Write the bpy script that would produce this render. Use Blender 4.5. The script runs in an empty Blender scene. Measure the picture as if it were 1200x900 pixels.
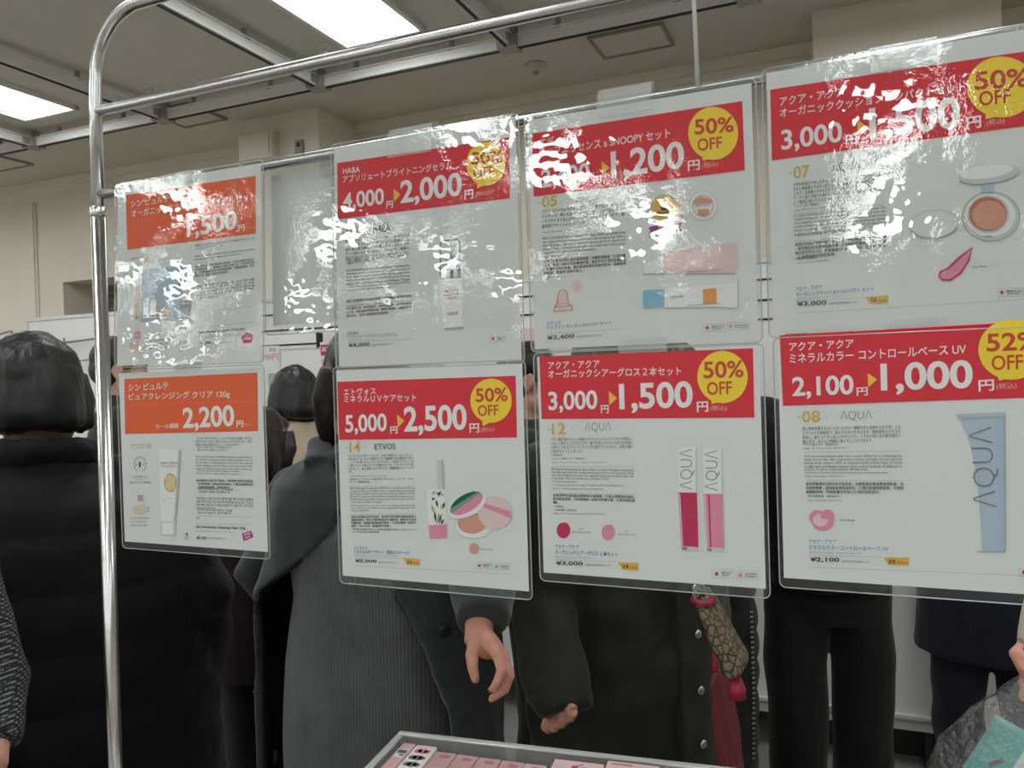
import bpy, bmesh, math, random
from mathutils import Vector, Matrix, noise as mnoise
random.seed(7)
scene = bpy.context.scene
COL = scene.collection
PI = math.pi

# ------------------------------------------------------------------ camera, world, exposure
CAM = Vector((0, 0, 1.5)); FPX = 924.0
yaw, pitch, roll = math.radians(23), math.radians(-.6), math.radians(1.75)
FW = Vector((-math.sin(yaw)*math.cos(pitch), math.cos(yaw)*math.cos(pitch), math.sin(pitch)))
RT = FW.cross(Vector((0, 0, 1))).normalized(); UP = RT.cross(FW)
RT, UP = math.cos(roll)*RT - math.sin(roll)*UP, math.cos(roll)*UP + math.sin(roll)*RT
cd = bpy.data.cameras.new('camera'); cd.sensor_width = 36; cd.lens = FPX/1200*36; cd.clip_start = .05
cam = bpy.data.objects.new('camera', cd); COL.objects.link(cam)
mw = Matrix((RT, UP, -FW)).transposed().to_4x4(); mw.translation = CAM; cam.matrix_world = mw
scene.camera = cam
cd.dof.use_dof = False
w = bpy.data.worlds.new('world'); scene.world = w; w.use_nodes = True
w.node_tree.nodes['Background'].inputs[0].default_value = (.5, .5, .5, 1)
w.node_tree.nodes['Background'].inputs[1].default_value = .05
LAMP_STRENGTH = 8.0
scene.view_settings.view_transform = 'Standard'; scene.view_settings.look = 'None'
scene.view_settings.exposure = 0.18; scene.view_settings.gamma = 1; scene.view_settings.use_curve_mapping = False

def at(x, y, Y):
    """the point of the vertical plane at depth Y seen at photo pixel x, y"""
    d = FW + RT*((x-600)/FPX) - UP*((y-450)/FPX)
    return CAM + d*(Y/d.y)
def atz(x, y, Z):
    d = FW + RT*((x-600)/FPX) - UP*((y-450)/FPX)
    return CAM + d*((Z-1.5)/d.z)

# ------------------------------------------------------------------ materials
def mat(name, col, rough=.6, metal=0, spec=.5, noise=None, bump=None, emit=None, sheen=0, trans=None, coat=0, sss=0):
    """noise=(scale, amount) colour mottling; bump=(scale, strength, distance)"""
    m = bpy.data.materials.new(name); m.use_nodes = True
    nt = m.node_tree; b = nt.nodes['Principled BSDF']; L = nt.links.new
    b.inputs['Base Color'].default_value = (*col, 1); b.inputs['Roughness'].default_value = rough
    b.inputs['Metallic'].default_value = metal; b.inputs['Specular IOR Level'].default_value = spec
    b.inputs['Sheen Weight'].default_value = sheen; b.inputs['Coat Weight'].default_value = coat
    if sss:
        b.inputs['Subsurface Weight'].default_value = sss; b.inputs['Subsurface Radius'].default_value = (.01, .004, .002)
        b.inputs['Subsurface Scale'].default_value = 1
    tc = nt.nodes.new('ShaderNodeTexCoord')
    if noise:
        n = nt.nodes.new('ShaderNodeTexNoise'); n.inputs['Scale'].default_value = noise[0]; n.inputs['Detail'].default_value = 5
        L(tc.outputs['Object'], n.inputs['Vector'])
        mp = nt.nodes.new('ShaderNodeMapRange'); mp.inputs[1].default_value = .3; mp.inputs[2].default_value = .7
        mp.inputs[3].default_value = 1-noise[1]; mp.inputs[4].default_value = 1+noise[1]
        L(n.outputs[0], mp.inputs[0])
        mx = nt.nodes.new('ShaderNodeVectorMath'); mx.operation = 'SCALE'; mx.inputs[0].default_value = col
        L(mp.outputs[0], mx.inputs['Scale']); L(mx.outputs[0], b.inputs['Base Color'])
    if bump:
        n = nt.nodes.new('ShaderNodeTexNoise'); n.inputs['Scale'].default_value = bump[0]; n.inputs['Detail'].default_value = 4
        L(tc.outputs['Object'], n.inputs['Vector'])
        bp = nt.nodes.new('ShaderNodeBump'); bp.inputs['Strength'].default_value = bump[1]; bp.inputs['Distance'].default_value = bump[2]
        L(n.outputs[0], bp.inputs['Height']); L(bp.outputs[0], b.inputs['Normal'])
    if emit:
        b.inputs['Emission Color'].default_value = (*emit[0], 1); b.inputs['Emission Strength'].default_value = emit[1]
    if trans:
        b.inputs['Transmission Weight'].default_value = trans
    return m

def clear_film(name, ior, haze, tint, b1, b2, rough=.03, patches=None):
    """thin clear plastic: see-through with crinkled gloss; b1, b2 = (scale, distance) of the crinkles"""
    m = bpy.data.materials.new(name); m.use_nodes = True
    nt = m.node_tree; nt.nodes.clear(); N = nt.nodes.new; L = nt.links.new
    out = N('ShaderNodeOutputMaterial'); geo = N('ShaderNodeTexCoord')
    h = None
    for sc, ds in (b1, b2):
        n = N('ShaderNodeTexNoise'); n.inputs['Scale'].default_value = sc; n.inputs['Detail'].default_value = 3
        L(geo.outputs['Object'], n.inputs['Vector'])
        bp = N('ShaderNodeBump'); bp.inputs['Strength'].default_value = 1; bp.inputs['Distance'].default_value = ds
        L(n.outputs[0], bp.inputs['Height'])
        if patches and h:                                   # the crinkles gather in patches, the film between lies flat
            pn = N('ShaderNodeTexNoise'); pn.inputs['Scale'].default_value = patches; pn.inputs['Detail'].default_value = 2; L(geo.outputs['Object'], pn.inputs['Vector'])
            pr = N('ShaderNodeMapRange'); pr.inputs[1].default_value = .46; pr.inputs[2].default_value = .60; L(pn.outputs[0], pr.inputs[0]); L(pr.outputs[0], bp.inputs['Strength'])
        if h: L(h.outputs[0], bp.inputs['Normal'])
        h = bp
    lw = N('ShaderNodeLayerWeight'); lw.inputs[0].default_value = .5; L(h.outputs[0], lw.inputs['Normal'])
    f0 = ((ior-1)/(ior+1))**2
    pw = N('ShaderNodeMath'); pw.operation = 'POWER'; pw.inputs[1].default_value = 5; L(lw.outputs['Facing'], pw.inputs[0])
    fr = N('ShaderNodeMath'); fr.operation = 'MULTIPLY_ADD'; fr.inputs[1].default_value = 1-f0; fr.inputs[2].default_value = f0; L(pw.outputs[0], fr.inputs[0])
    gl = N('ShaderNodeBsdfGlossy'); gl.inputs['Roughness'].default_value = rough; L(h.outputs[0], gl.inputs['Normal'])
    tr = N('ShaderNodeBsdfTransparent'); tr.inputs[0].default_value = (*tint, 1)
    df = N('ShaderNodeBsdfDiffuse'); df.inputs[0].default_value = (.85, .87, .88, 1)
    m1 = N('ShaderNodeMixShader'); m1.inputs[0].default_value = haze; L(tr.outputs[0], m1.inputs[1]); L(df.outputs[0], m1.inputs[2])
    m2 = N('ShaderNodeMixShader'); L(fr.outputs[0], m2.inputs[0]); L(m1.outputs[0], m2.inputs[1]); L(gl.outputs[0], m2.inputs[2])
    L(m2.outputs[0], out.inputs[0])
    return m

# ------------------------------------------------------------------ mesh helpers
def basis(d):
    d = Vector(d).normalized()
    a = Vector((0, 0, 1)) if abs(d.z) < .95 else Vector((1, 0, 0))
    x = d.cross(a).normalized()
    return x, x.cross(d).normalized()

class MB:
    def __init__(s): s.bm = bmesh.new(); s.slot = 0
    def face(s, vs):
        try:
            f = s.bm.faces.new(vs); f.material_index = s.slot; return f
        except ValueError:
            return None
    def box(s, c, size, rz=0, bev=0, M=None):
        M = M or (Matrix.Translation(c) @ Matrix.Rotation(rz, 4, 'Z'))
        r = bmesh.ops.create_cube(s.bm, size=1, matrix=M @ Matrix.Diagonal((*size, 1)))
        fs = {f for v in r['verts'] for f in v.link_faces}
        for f in fs: f.material_index = s.slot
        if bev:
            es = list({e for f in fs for e in f.edges})
            for f in bmesh.ops.bevel(s.bm, geom=es, offset=bev, segments=2, affect='EDGES', profile=.5)['faces']: f.material_index = s.slot
        return s
    def span(s, a, b, bev=0):
        a, b = Vector(a), Vector(b)
        return s.box((a+b)/2, [max(abs(x), 1e-4) for x in (b-a)], bev=bev)
    def tube(s, pts, rad, n=14, caps=True, flat=1, cups=None):
        """tube along pts; rad a number or a list of radii, or of (ra, rb) pairs; flat squashes the second axis"""
        pts = [Vector(p) for p in pts]; k = len(pts)
        rad = [rad]*k if not isinstance(rad, (list, tuple)) else rad
        rings = []; x = None
        for i, p in enumerate(pts):
            d = (pts[min(i+1, k-1)] - pts[max(i-1, 0)])
            if d.length < 1e-9: d = Vector((0, 0, 1))
            d.normalize()
            if x is None: x, y = basis(d)
            else:
                x = (x - d*x.dot(d)).normalized(); y = x.cross(d)
            r = rad[i]; ra, rb = (r if isinstance(r, (list, tuple)) else (r, r*flat))
            rings.append([s.bm.verts.new(p + x*ra*math.cos(2*PI*j/n) + y*rb*math.sin(2*PI*j/n)) for j in range(n)])
        return s.skin(rings, caps)
    def skin(s, rings, caps=True, closed=True):
        n = len(rings[0])
        for a, b in zip(rings, rings[1:]):
            for j in range(n if closed else n-1):
                s.face((a[j], a[(j+1) % n], b[(j+1) % n], b[j]))
        if caps:
            s.face(list(reversed(rings[0]))); s.face(rings[-1])
        return s
    def rings(s, rows, n=28, e=2.3, caps=True, M=None):
        """stack of superellipse rings (z, cx, cy, rx, ry)"""
        out = []
        for z, cx, cy, rx, ry in rows:
            r = []
            for j in range(n):
                a = 2*PI*j/n; c, q = math.cos(a), math.sin(a)
                p = Vector((cx + rx*math.copysign(abs(c)**(2/e), c), cy + ry*math.copysign(abs(q)**(2/e), q), z))
                r.append(s.bm.verts.new(M @ p if M else p))
            out.append(r)
        return s.skin(out, caps)
    def ball(s, c, r, M=None, seg=16):
        r = (r, r, r) if not isinstance(r, (list, tuple)) else r
        M = M or Matrix.Translation(c)
        res = bmesh.ops.create_uvsphere(s.bm, u_segments=seg, v_segments=max(6, seg*2//3), radius=1, matrix=M @ Matrix.Diagonal((*r, 1)))
        for v in res['verts']:
            for f in v.link_faces: f.material_index = s.slot
        return s
    def lathe(s, c, prof, n=24, axis=(0, 0, 1)):
        z = Vector(axis).normalized(); x, y = basis(z); c = Vector(c)
        return s.skin([[s.bm.verts.new(c + z*h + (x*math.cos(2*PI*j/n) + y*math.sin(2*PI*j/n))*max(r, 1e-5)) for j in range(n)] for r, h in prof])
    def prism(s, pts, d):
        """polygon extruded along the vector d"""
        a = [s.bm.verts.new(p) for p in pts]; b = [s.bm.verts.new(Vector(p)+Vector(d)) for p in pts]
        return s.skin([a, b])
    def mesh(s, name='mesh', keep=False):
        if not keep: bmesh.ops.recalc_face_normals(s.bm, faces=s.bm.faces)
        me = bpy.data.meshes.new(name); s.bm.to_mesh(me); s.bm.free(); return me
    def build(s, name, m, parent=None, smooth=False, **kw):
        return put(name, s.mesh(name), m, parent, smooth, **kw)

def tag(o, label=None, cat=None, group=None, kind=None):
    for k, v in (('label', label), ('category', cat), ('group', group), ('kind', kind)):
        if v: o[k] = v
    return o

def wloc(o):
    v = Vector((0, 0, 0))
    while o is not None: v += o.location; o = o.parent
    return v
def put(name, me, m, parent=None, smooth=False, label=None, cat=None, group=None, kind=None, base=None):
    """link a mesh drawn in world coordinates as one object under parent (its origin is moved to base or its own foot)"""
    o = bpy.data.objects.new(name, me); COL.objects.link(o)
    for x in (m if isinstance(m, (list, tuple)) else [m]): me.materials.append(x)
    if smooth: me.shade_smooth()
    if base is None and parent is None:
        xs = [v.co for v in me.vertices]
        base = Vector(((min(v.x for v in xs)+max(v.x for v in xs))/2, (min(v.y for v in xs)+max(v.y for v in xs))/2, min(v.z for v in xs)))
    off = Vector(base) if base is not None else wloc(parent)
    me.transform(Matrix.Translation(-off))
    if parent is not None:
        o.parent = parent
        if base is not None: o.location = off - wloc(parent)
    else: o.location = off
    return tag(o, label, cat, group, kind)

def empty(name, loc, label=None, cat=None, group=None):
    o = bpy.data.objects.new(name, None); COL.objects.link(o); o.location = loc; o.empty_display_size = .05
    return tag(o, label, cat, group)

def copy_tree(o, parent=None):
    c = o.copy(); COL.objects.link(c); c.parent = parent
    for ch in list(o.children): copy_tree(ch, c)
    return c

def remesh(me, voxel, smooth=4, fn=None):
    """weld overlapping solids into one continuous skin"""
    o = bpy.data.objects.new('tmp', me); COL.objects.link(o)
    r = o.modifiers.new('r', 'REMESH'); r.mode = 'VOXEL'; r.voxel_size = voxel
    if smooth:
        q = o.modifiers.new('s', 'SMOOTH'); q.factor = .5; q.iterations = smooth
    dg = bpy.context.evaluated_depsgraph_get()
    out = bpy.data.meshes.new_from_object(o.evaluated_get(dg))
    bpy.data.objects.remove(o); bpy.data.meshes.remove(me)
    out.materials.clear()
    if fn:
        ns = [v.normal.copy() for v in out.vertices]
        for v, nn in zip(out.vertices, ns): v.co += nn*fn(v.co, nn)
    return out

# ------------------------------------------------------------------ shared materials
M = {}
M['wall'] = mat('cream_wall_paint', (.82, .765, .67), .85, noise=(3, .03), bump=(140, .15, .002))
M['ceil'] = mat('ceiling_board', (.67, .62, .545), .9, noise=(6, .03), bump=(60, .2, .003))
M['floor'] = mat('grey_vinyl_floor', (.27, .25, .23), .45, noise=(8, .15))
M['track'] = mat('white_aluminium', (.80, .80, .78), .35)
M['dark'] = mat('dark_grey_plastic', (.03, .03, .032), .5)
M['bracket'] = mat('grey_bracket', (.36, .35, .33), .5, .3)
M['lamp'] = mat('lamp_diffuser', (.9, .9, .9), .4, emit=((.95, 1, .985), LAMP_STRENGTH))
M['trim'] = mat('lamp_frame_white', (.75, .74, .7), .5)
M['chrome'] = mat('brushed_chrome_steel', (.74, .74, .75), .22, 1.0, bump=(300, .03, .001))
M['panel'] = mat('white_display_panel', (.80, .80, .79), .45, noise=(2, .02))
M['panel_edge'] = mat('white_panel_edge', (.70, .70, .69), .4)
M['slot'] = mat('black_slot', (.015, .015, .015), .6)
M['shutter'] = mat('brown_grey_shutter', (.27, .235, .19), .55)
M['wire'] = mat('grey_wire', (.25, .25, .25), .3, .9)

# ------------------------------------------------------------------ room shell
RX0, RX1, RY0, WY, H = -10.5, 5.0, -9.0, 3.69, 2.9
def struct(name, mb, m): return mb.build(name, m, kind='structure')
struct('floor', MB().span((RX0, RY0, -.1), (RX1, WY, 0)), M['floor'])
struct('ceiling', MB().span((RX0, RY0, H), (RX1, WY+.5, H+.1)), M['ceil'])
struct('wall_left', MB().span((RX0-.1, RY0, 0), (RX0, WY, H)), M['wall'])
struct('wall_right', MB().span((RX1, RY0, 0), (RX1+.1, WY, H)), M['wall'])
struct('wall_front', MB().span((RX0, RY0-.1, 0), (RX1, RY0, H)), M['wall'])
WX0, WX1, WZ0, WZ1, WD = -4.80, -3.55, 1.15, 2.215, .26
b = MB()
b.span((RX0, WY, 0), (WX0, WY+.4, H)); b.span((WX1, WY, 0), (RX1, WY+.4, H))
b.span((WX0, WY, 0), (WX1, WY+.4, WZ0)); b.span((WX0, WY, WZ1), (WX1, WY+.4, H))
struct('wall_back', b, M['wall'])
struct('baseboard_back', MB().span((RX0, WY-.015, 0), (-2.925, WY, .16)).span((-2.445, WY-.015, 0), (-.092, WY, .16)).span((.55, WY-.015, 0), (RX1, WY, .16)).span((-2.94, 3.325, 0), (-2.43, 3.34, .16)).span((-.107, 3.345, 0), (.565, 3.36, .16)), M['dark'])
win = struct('window_1', MB().span((WX0, WY+WD+.03, WZ0), (WX1, WY+WD+.06, WZ1)), M['shutter'])
b = MB()
k = 0
z = WZ1-.02
while z > WZ0+.05:
    z1 = z-.052
    b.prism([(WX0+.002, WY+WD+.03, z), (WX0+.002, WY+WD, z1+.006), (WX0+.002, WY+WD+.004, z1), (WX0+.002, WY+WD+.03, z1+.01)], (WX1-WX0-.004, 0, 0))
    z = z1
b.build('shutter_slats', M['shutter'], win)
MB().span((-2.925, 3.34, 0), (-2.445, WY, H)).build('pillar_left', M['wall'], kind='structure')
MB().span((-.092, 3.36, 0), (.55, WY, H)).build('pillar_right', M['wall'], kind='structure')
b = MB(); b.span((-5.075, WY-.012, 0), (-5.03, WY, 2.77)); b.span((-5.06, WY-.02, 0), (-5.045, WY-.01, 2.77))
b.build('trim_1', M['wall'], kind='structure')
MB().span((RX0, WY-.03, H-.05), (-2.925, WY, H)).span((-2.445, WY-.03, H-.05), (-.092, WY, H)).build('trim_2', M['wall'], kind='structure')
# thermostat box on the pillar
p = at(351, 172, 3.335)
sw = MB().box(p, (.05, .018, .07), bev=.004).build('wall_switch', M['bracket'], label='small grey switch box on the front of the beige pillar', cat='switch')
MB().box(p+Vector((0, -.011, .008)), (.02, .006, .02), bev=.002).build('button', M['dark'], sw)
p = at(306, 178, 3.33)
ac = MB().box(p+Vector((0, -.0, .02)), (.22, .1, .14), bev=.01).build('junction_box', M['wall'], label='beige box fixed low on the left side of the pillar near the ceiling', cat='box')
MB().box(p+Vector((0, -.052, .02)), (.19, .006, .11), bev=.002).build('cover_plate', M['wall'], ac)

# ------------------------------------------------------------------ ceiling: lamps, tracks, hatches
def make_lamp(x, y, label, group=None):
    r = empty('ceiling_light', (x, y, H), label, 'ceiling light', group)
    hw, hl = .172, .60
    MB().span((x-hw, y-hl, H-.012), (x+hw, y+hl, H-.008)).build('diffuser', M['lamp'], r)
    f = MB()
    for s in (-1, 1):
        f.span((x+s*hw, y-hl-.02, H-.02), (x+s*(hw+.02), y+hl+.02, H)); f.span((x-hw-.02, y+s*hl, H-.02), (x+hw+.02, y+s*(hl+.02), H))
    f.build('frame', M['trim'], r)
    return r
l0 = make_lamp(-1.70, 2.17, 'bright rectangular ceiling light panel above the middle of the rack')
def lamp_copy(x, y, label, group=None):
    c = copy_tree(l0); c.location = (x, y, H); c['label'] = label
    if group: c['group'] = group
    return c
lamp_copy(-3.66, 2.17, 'bright rectangular ceiling light panel left of the steel rack post')
for i in range(-4, 3):
    for j in range(0, 6):
        x, y = -1.70+1.96*i, 2.17-1.95*j
        if j == 0 and i in (0, -1): continue
        if x < RX0+.4 or x > RX1-.4: continue
        if j == 0 and i > 0:
            lamp_copy(x, y, 'rectangular ceiling light panel right of the ones above the rack', 'ceiling lights outside the view on the right'); continue
        lamp_copy(x, y, 'rectangular ceiling light panel in the rows over the aisles behind', 'ceiling lights over the rest of the shop')

TZ = 2.835
def track(a, b, label, clip=.42, off=.2):
    a, b = Vector((a[0], a[1], TZ)), Vector((b[0], b[1], TZ)); d = (b-a).normalized(); n = Vector((-d.y, d.x, 0)); L = (b-a).length
    r = empty('ceiling_track', (a+b)/2, label, 'ceiling track')
    ang = math.atan2(d.y, d.x); c = (a+b)/2
    MB().box(c+Vector((0, 0, .004)), (L, .032, .042), ang, .003).build('rail', M['track'], r)
    MB().box(c+Vector((0, 0, -.0195)), (L, .011, .006), ang).build('slot', M['slot'], r)
    MB().box(c+Vector((0, 0, .025)), (L, .055, .004), ang).build('flange', M['track'], r)
    t = off
    while t < L-.1:
        q = a+d*t
        MB().span(q+Vector((-.008, -.008, .026)), q+Vector((.008, .008, H-TZ))).box(q+Vector((0, 0, .028)), (.03, .045, .012), ang, .002).build('hanger_clip', M['bracket'], r)
        t += clip
    return r
LY = 2.955
names = {-4.03: 'ceiling track with dark slot at the far left behind the left light', -3.09: 'ceiling track running from the upper left behind the rack post',
         -2.155: 'ceiling track between the two light panels crossing over the rack tubes', -1.22: 'ceiling track right of the middle light panel',
         -.29: 'ceiling track meeting the cross track near the top centre', .65: 'ceiling track beyond the right end of the rack'}
for x, lb in names.items(): track((x, -1.5), (x, LY-.03), lb)
lt = track((-6.5, LY), (1.6, LY), 'long cross track with dark slot parallel to the back wall', .47, .32)
for x in names:
    MB().box((x, LY, TZ+.004), (.085, .085, .055), 0, .006).box((x, LY-.05, TZ+.01), (.05, .05, .04), 0, .004).box((x+.02, LY, TZ+.05), (.03, .03, .045), 0, .003).build('joint_bracket', M['bracket'], lt)
def hatch(x0, x1, y0, y1, label, fill=M['ceil']):
    r = MB().span((x0, y0, H-.006), (x1, y1, H)).build('ceiling_hatch', fill, label=label, cat='hatch')
    f = MB()
    for a in ((x0-.012, y0-.012, x1+.012, y0), (x0-.012, y1, x1+.012, y1+.012), (x0-.012, y0, x0, y1), (x1, y0, x1+.012, y1)):
        f.span((a[0], a[1], H-.012), (a[2], a[3], H))
    f.build('hatch_frame', M['trim_dark'], r); return r
M['trim_dark'] = mat('beige_hatch_frame', (.33, .30, .25), .7)
M['hatch_light'] = mat('pale_hatch_board', (.68, .65, .58), .8)
a = atz(220, 148, H); hatch(a.x, a.x+.27, 3.0, 3.25, 'thin framed ceiling hatch left of the beige pillar')
a = atz(748, 62, H); hatch(a.x-.14, a.x+.15, 2.98+.2, 3.40, 'square ceiling hatch above the right half of the rack')
hatch(-5.35, -4.60, 3.15, 3.35, 'pale ceiling panel at the far left near the wall', M['hatch_light'])
p = atz(628, 76, H); d = MB().lathe((p.x, p.y, H), [(.05, 0), (.05, -.012), (.03, -.03), (.0, -.032)], 20).build('smoke_detector', M['hatch_light'], smooth=True, label='small round smoke detector on the ceiling near the top centre', cat='detector')
MB().lathe((p.x, p.y, H-.03), [(.018, 0), (.012, -.012), (0, -.013)], 14).build('sensor_cap', M['trim_dark'], d)
for (px, py, lb) in ((177, 100, 'small sprinkler head on the ceiling just right of the rack post'), (380, 54, 'small sprinkler head on the ceiling below the middle light panel')):
    p = atz(px, py, H)
    o = MB().lathe((p.x, p.y, H), [(.032, 0), (.03, -.006), (.012, -.008), (.01, -.03), (.02, -.032), (.02, -.035), (0, -.036)], 16).build('sprinkler', M['trim'], label=lb, cat='sprinkler')
    MB().lathe((p.x, p.y, H-.036), [(.008, 0), (.008, -.01), (0, -.011)], 10).build('nozzle', M['chrome'], o)

# ------------------------------------------------------------------ white display partitions along the back
PY, PZ0, PZ1 = 3.22, .15, 1.93
def partition(x0, label, lines=(1.845, 1.765, 1.69), board=None):
    x1 = x0+1.196
    r = empty('display_partition', ((x0+x1)/2, PY, 0), label, 'display partition')
    b = MB(); b.span((x0+.02, PY, PZ0+.03), (x1-.02, PY+.02, PZ1-.02)); b.build('board', M['panel'], r)
    f = MB(); f.span((x0, PY-.006, PZ1-.02), (x1, PY+.03, PZ1), .002); f.span((x0, PY-.006, PZ0), (x1, PY+.03, PZ0+.03), .002)
    f.span((x0, PY-.006, PZ0+.03), (x0+.02, PY+.03, PZ1-.02)); f.span((x1-.02, PY-.006, PZ0+.03), (x1, PY+.03, PZ1-.02)); f.build('frame', M['panel_edge'], r)
    for z in lines: MB().span((x0+.02, PY-.003, z-.004), (x1-.02, PY+.001, z+.004)).build('slot', M['slot'], r)
    MB().span((x0+.02, PY-.018, PZ0+.045), (x1-.02, PY, PZ0+.06), .002).build('kick_rail', M['panel_edge'], r)
    for x in (x0+.03, x1-.03):
        MB().span((x-.02, PY-.14, 0), (x+.02, PY+.17, .03), .004).span((x-.014, PY+.0, .03), (x+.014, PY+.03, PZ0)).build('foot', M['dark'], r)
    return r
px0 = at(30, 375, PY).x
pl = ['white display partition at the left end behind the dark-haired shopper', 'white display partition second from the left below the wall shutter', 'white display partition behind the two women with bobbed hair',
      'white display partition fourth from the left behind the parka', 'white display partition at the right behind the shopper in the navy coat']
for i, lb in enumerate(pl): partition(px0+1.2*i, lb, () if i == 0 else (1.845, 1.765, 1.69))
# lower board with price cards, in front of the third partition
bx0, bx1 = at(300, 420, PY-.05).x, at(640, 420, PY-.05).x
zb = at(350, 408, PY-.05).z
bb = MB().span((bx0, PY-.05, .9), (bx1, PY-.03, zb), .002).build('display_board', M['panel'], label='white backing board with pink price cards behind the bobbed hair', cat='board')
MB().span((bx0, PY-.053, zb-.006), (bx1, PY-.028, zb+.002)).build('top_edge', M['panel_edge'], bb)
q = at(373, 404, PY-.05); MB().span((q.x-.006, PY-.058, zb-.004), (q.x+.006, PY-.02, zb+.07)).build('hook', M['slot'], bb)
for x in (bx0+.1, bx1-.13): MB().span((x, PY-.04, 0), (x+.03, PY-.03, .9)).build('stand_leg', M['panel_edge'], bb)
# wire frames hooked on the left partition
def wire_frame(pts, label, y=PY-.035):
    w_ = [at(x, yy, y) for x, yy in pts]
    return MB().tube(w_, .006, 8).build('wire_frame', M['wire'], smooth=True, label=label, cat='wire frame')
wf = wire_frame([(63, 440), (64, 411), (66, 405), (72, 402), (110, 397), (150, 392.5), (210, 386), (216, 388), (217, 425)], 'bent grey wire frame on the left white partition behind the steel post')
MB().tube([at(66, 425, PY-.035), at(110, 421, PY-.035), at(216, 411, PY-.035)], .004, 8).build('cross_wire', M['wire'], wf, True)
for px in (75, 190): MB().tube([at(px, 401 if px == 75 else 389, PY-.035), at(px, 401 if px == 75 else 389, PY-.005), at(px, 396 if px == 75 else 384, PY-.004)], .004, 8).build('hook', M['wire'], wf, True)
wf2 = wire_frame([(-60, 402), (-5, 393), (9, 389), (13, 388), (15, 391), (16, 425), (14, 460)], 'small wire frame with a white card at the left edge of the view', PY+.2)
MB().tube([at(-60, 409, PY+.2), at(15, 397, PY+.2)], .004, 8).build('cross_wire', M['wire'], wf2, True)
q0, q1 = at(-40, 405, PY+.19), at(11, 425, PY+.19)
MB().span((q0.x, PY+.188, q1.z), (q1.x, PY+.192, q0.z)).build('white_card', M['panel'], wf2)
MB().tube([at(14, 460, PY+.2), Vector((at(14, 460, PY+.2).x, PY+.2, .02)), Vector((at(14, 460, PY+.2).x-.2, PY+.2, .01))], .006, 8).build('stand_leg', M['wire'], wf2, True)

# ------------------------------------------------------------------ steel rack
D = .80
rz = lambda x: 1.7755 + (x+.98)*.0092           # the lower rail climbs a little to the right
r = empty('display_rack', (-.98, D+.011, 0), 'brushed steel tube rack carrying the hanging price signs', 'rack')
RY = D+.011
XR = .95
arc = [(-.978, RY, 1.74), (-.975, RY, 1.90)]
arc += [(-.972+.085*(1-math.cos(t)), RY, 1.945+.085*math.sin(t)) for t in [i*PI/2/10 for i in range(11)]]
arc += [(XR-.085, RY, 2.03)] + [(XR-.085+.085*math.sin(t), RY, 1.945+.085*math.cos(t)) for t in [i*PI/2/10 for i in range(11)]] + [(XR, RY, 1.74)]
MB().tube(arc, .0085, 20).build('top_frame', M['chrome'], r, True)
for x0, x1 in ((-.990, -.978), (XR, XR)):
    MB().tube([(x0, RY, .05), (x1, RY, 1.755)], .0098, 20).build('post', M['chrome'], r, True)
    MB().lathe((x1, RY, 1.745), [(.0098, 0), (.0106, .002), (.0106, .012), (.009, .014)], 20).build('collar', M['chrome'], r, True)
    MB().tube([(x0, RY-.3, .03), (x0, RY-.25, .055), (x0, RY+.25, .055), (x0, RY+.3, .03)], .012, 14).ball((x0, RY-.3, .015), .018).ball((x0, RY+.3, .015), .018).build('foot', M['chrome'], r, True)
MB().tube([(-.975, RY, 1.894), (XR, RY, 1.894)], .0072, 18).build('middle_rail', M['chrome'], r, True)
MB().tube([(-.977, RY, rz(-.977)), (XR, RY, rz(XR))], .0065, 18).build('sign_rail', M['chrome'], r, True)
M['tie'] = mat('white_plastic_tie', (.62, .62, .64), .4)
t_ = MB().tube([(-.1325, RY-.009, 2.035), (-.1315, RY-.009, 1.9), (-.1295, RY-.009, 1.782)], .0022, 8).tube([(-.1325, RY-.009, 2.036), (-.1325, RY+.002, 2.041), (-.1325, RY+.011, 2.034)], .0022, 8)
t_.build('cable_tie', M['tie'], smooth=True, label='thin white vertical tie strung from the top tube to the sign rail', cat='tie')

# ------------------------------------------------------------------ printed signs
INK = {}
def ink(name, col, rough=.55):
    if name not in INK: INK[name] = mat('print_'+name, col, rough, spec=.3)
    return INK[name]
ink('paper', (.755, .785, .78)); ink('red', (.74, .006, .035)); ink('orange', (.84, .115, .026)); ink('white', (.86, .86, .86)); ink('yellow', (.95, .70, .03))
ink('arrow', (.95, .55, .06)); ink('bubble_red', (.62, .05, .02)); ink('black', (.02, .02, .022)); ink('grey', (.22, .23, .24)); ink('rule', (.40, .41, .42)); ink('blue', (.03, .27, .52))
ink('gold', (.72, .47, .07)); ink('flag', (.78, .47, .07)); ink('dim_white', (.86, .50, .50)); ink('dim_orange', (.9, .40, .22)); ink('pale_grey', (.62, .65, .67)); ink('mid_grey', (.42, .44, .46))
ink('pink', (.78, .28, .42)); ink('crimson', (.58, .01, .10)); ink('pale_pink', (.80, .60, .60)); ink('peach', (.70, .33, .25)); ink('green', (.02, .10, .07)); ink('leaf', (.40, .50, .22)); ink('mint', (.16, .36, .29))
ink('sky', (.40, .55, .68)); ink('pale_blue', (.45, .56, .68)); ink('cyan', (.22, .52, .70)); ink('purple', (.32, .02, .22)); ink('brick', (.52, .17, .11)); ink('beige', (.74, .60, .48)); ink('magenta', (.55, .02, .25)); ink('house', (.82, .32, .08)); ink('product_white', (.86, .87, .87))
FILM_UP = clear_film('laminate_film_upper', 2.3, .012, (.98, .99, .99), (13, .0019), (200, .00030), .02, 13)
FILM_LOW = clear_film('laminate_film_lower', 1.5, .018, (.98, .99, .99), (9, .004), (60, .0004), .04)
TAPE = clear_film('clear_tape', 1.5, .26, (.95, .96, .96), (40, .001), (90, .0004), .15)

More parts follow.
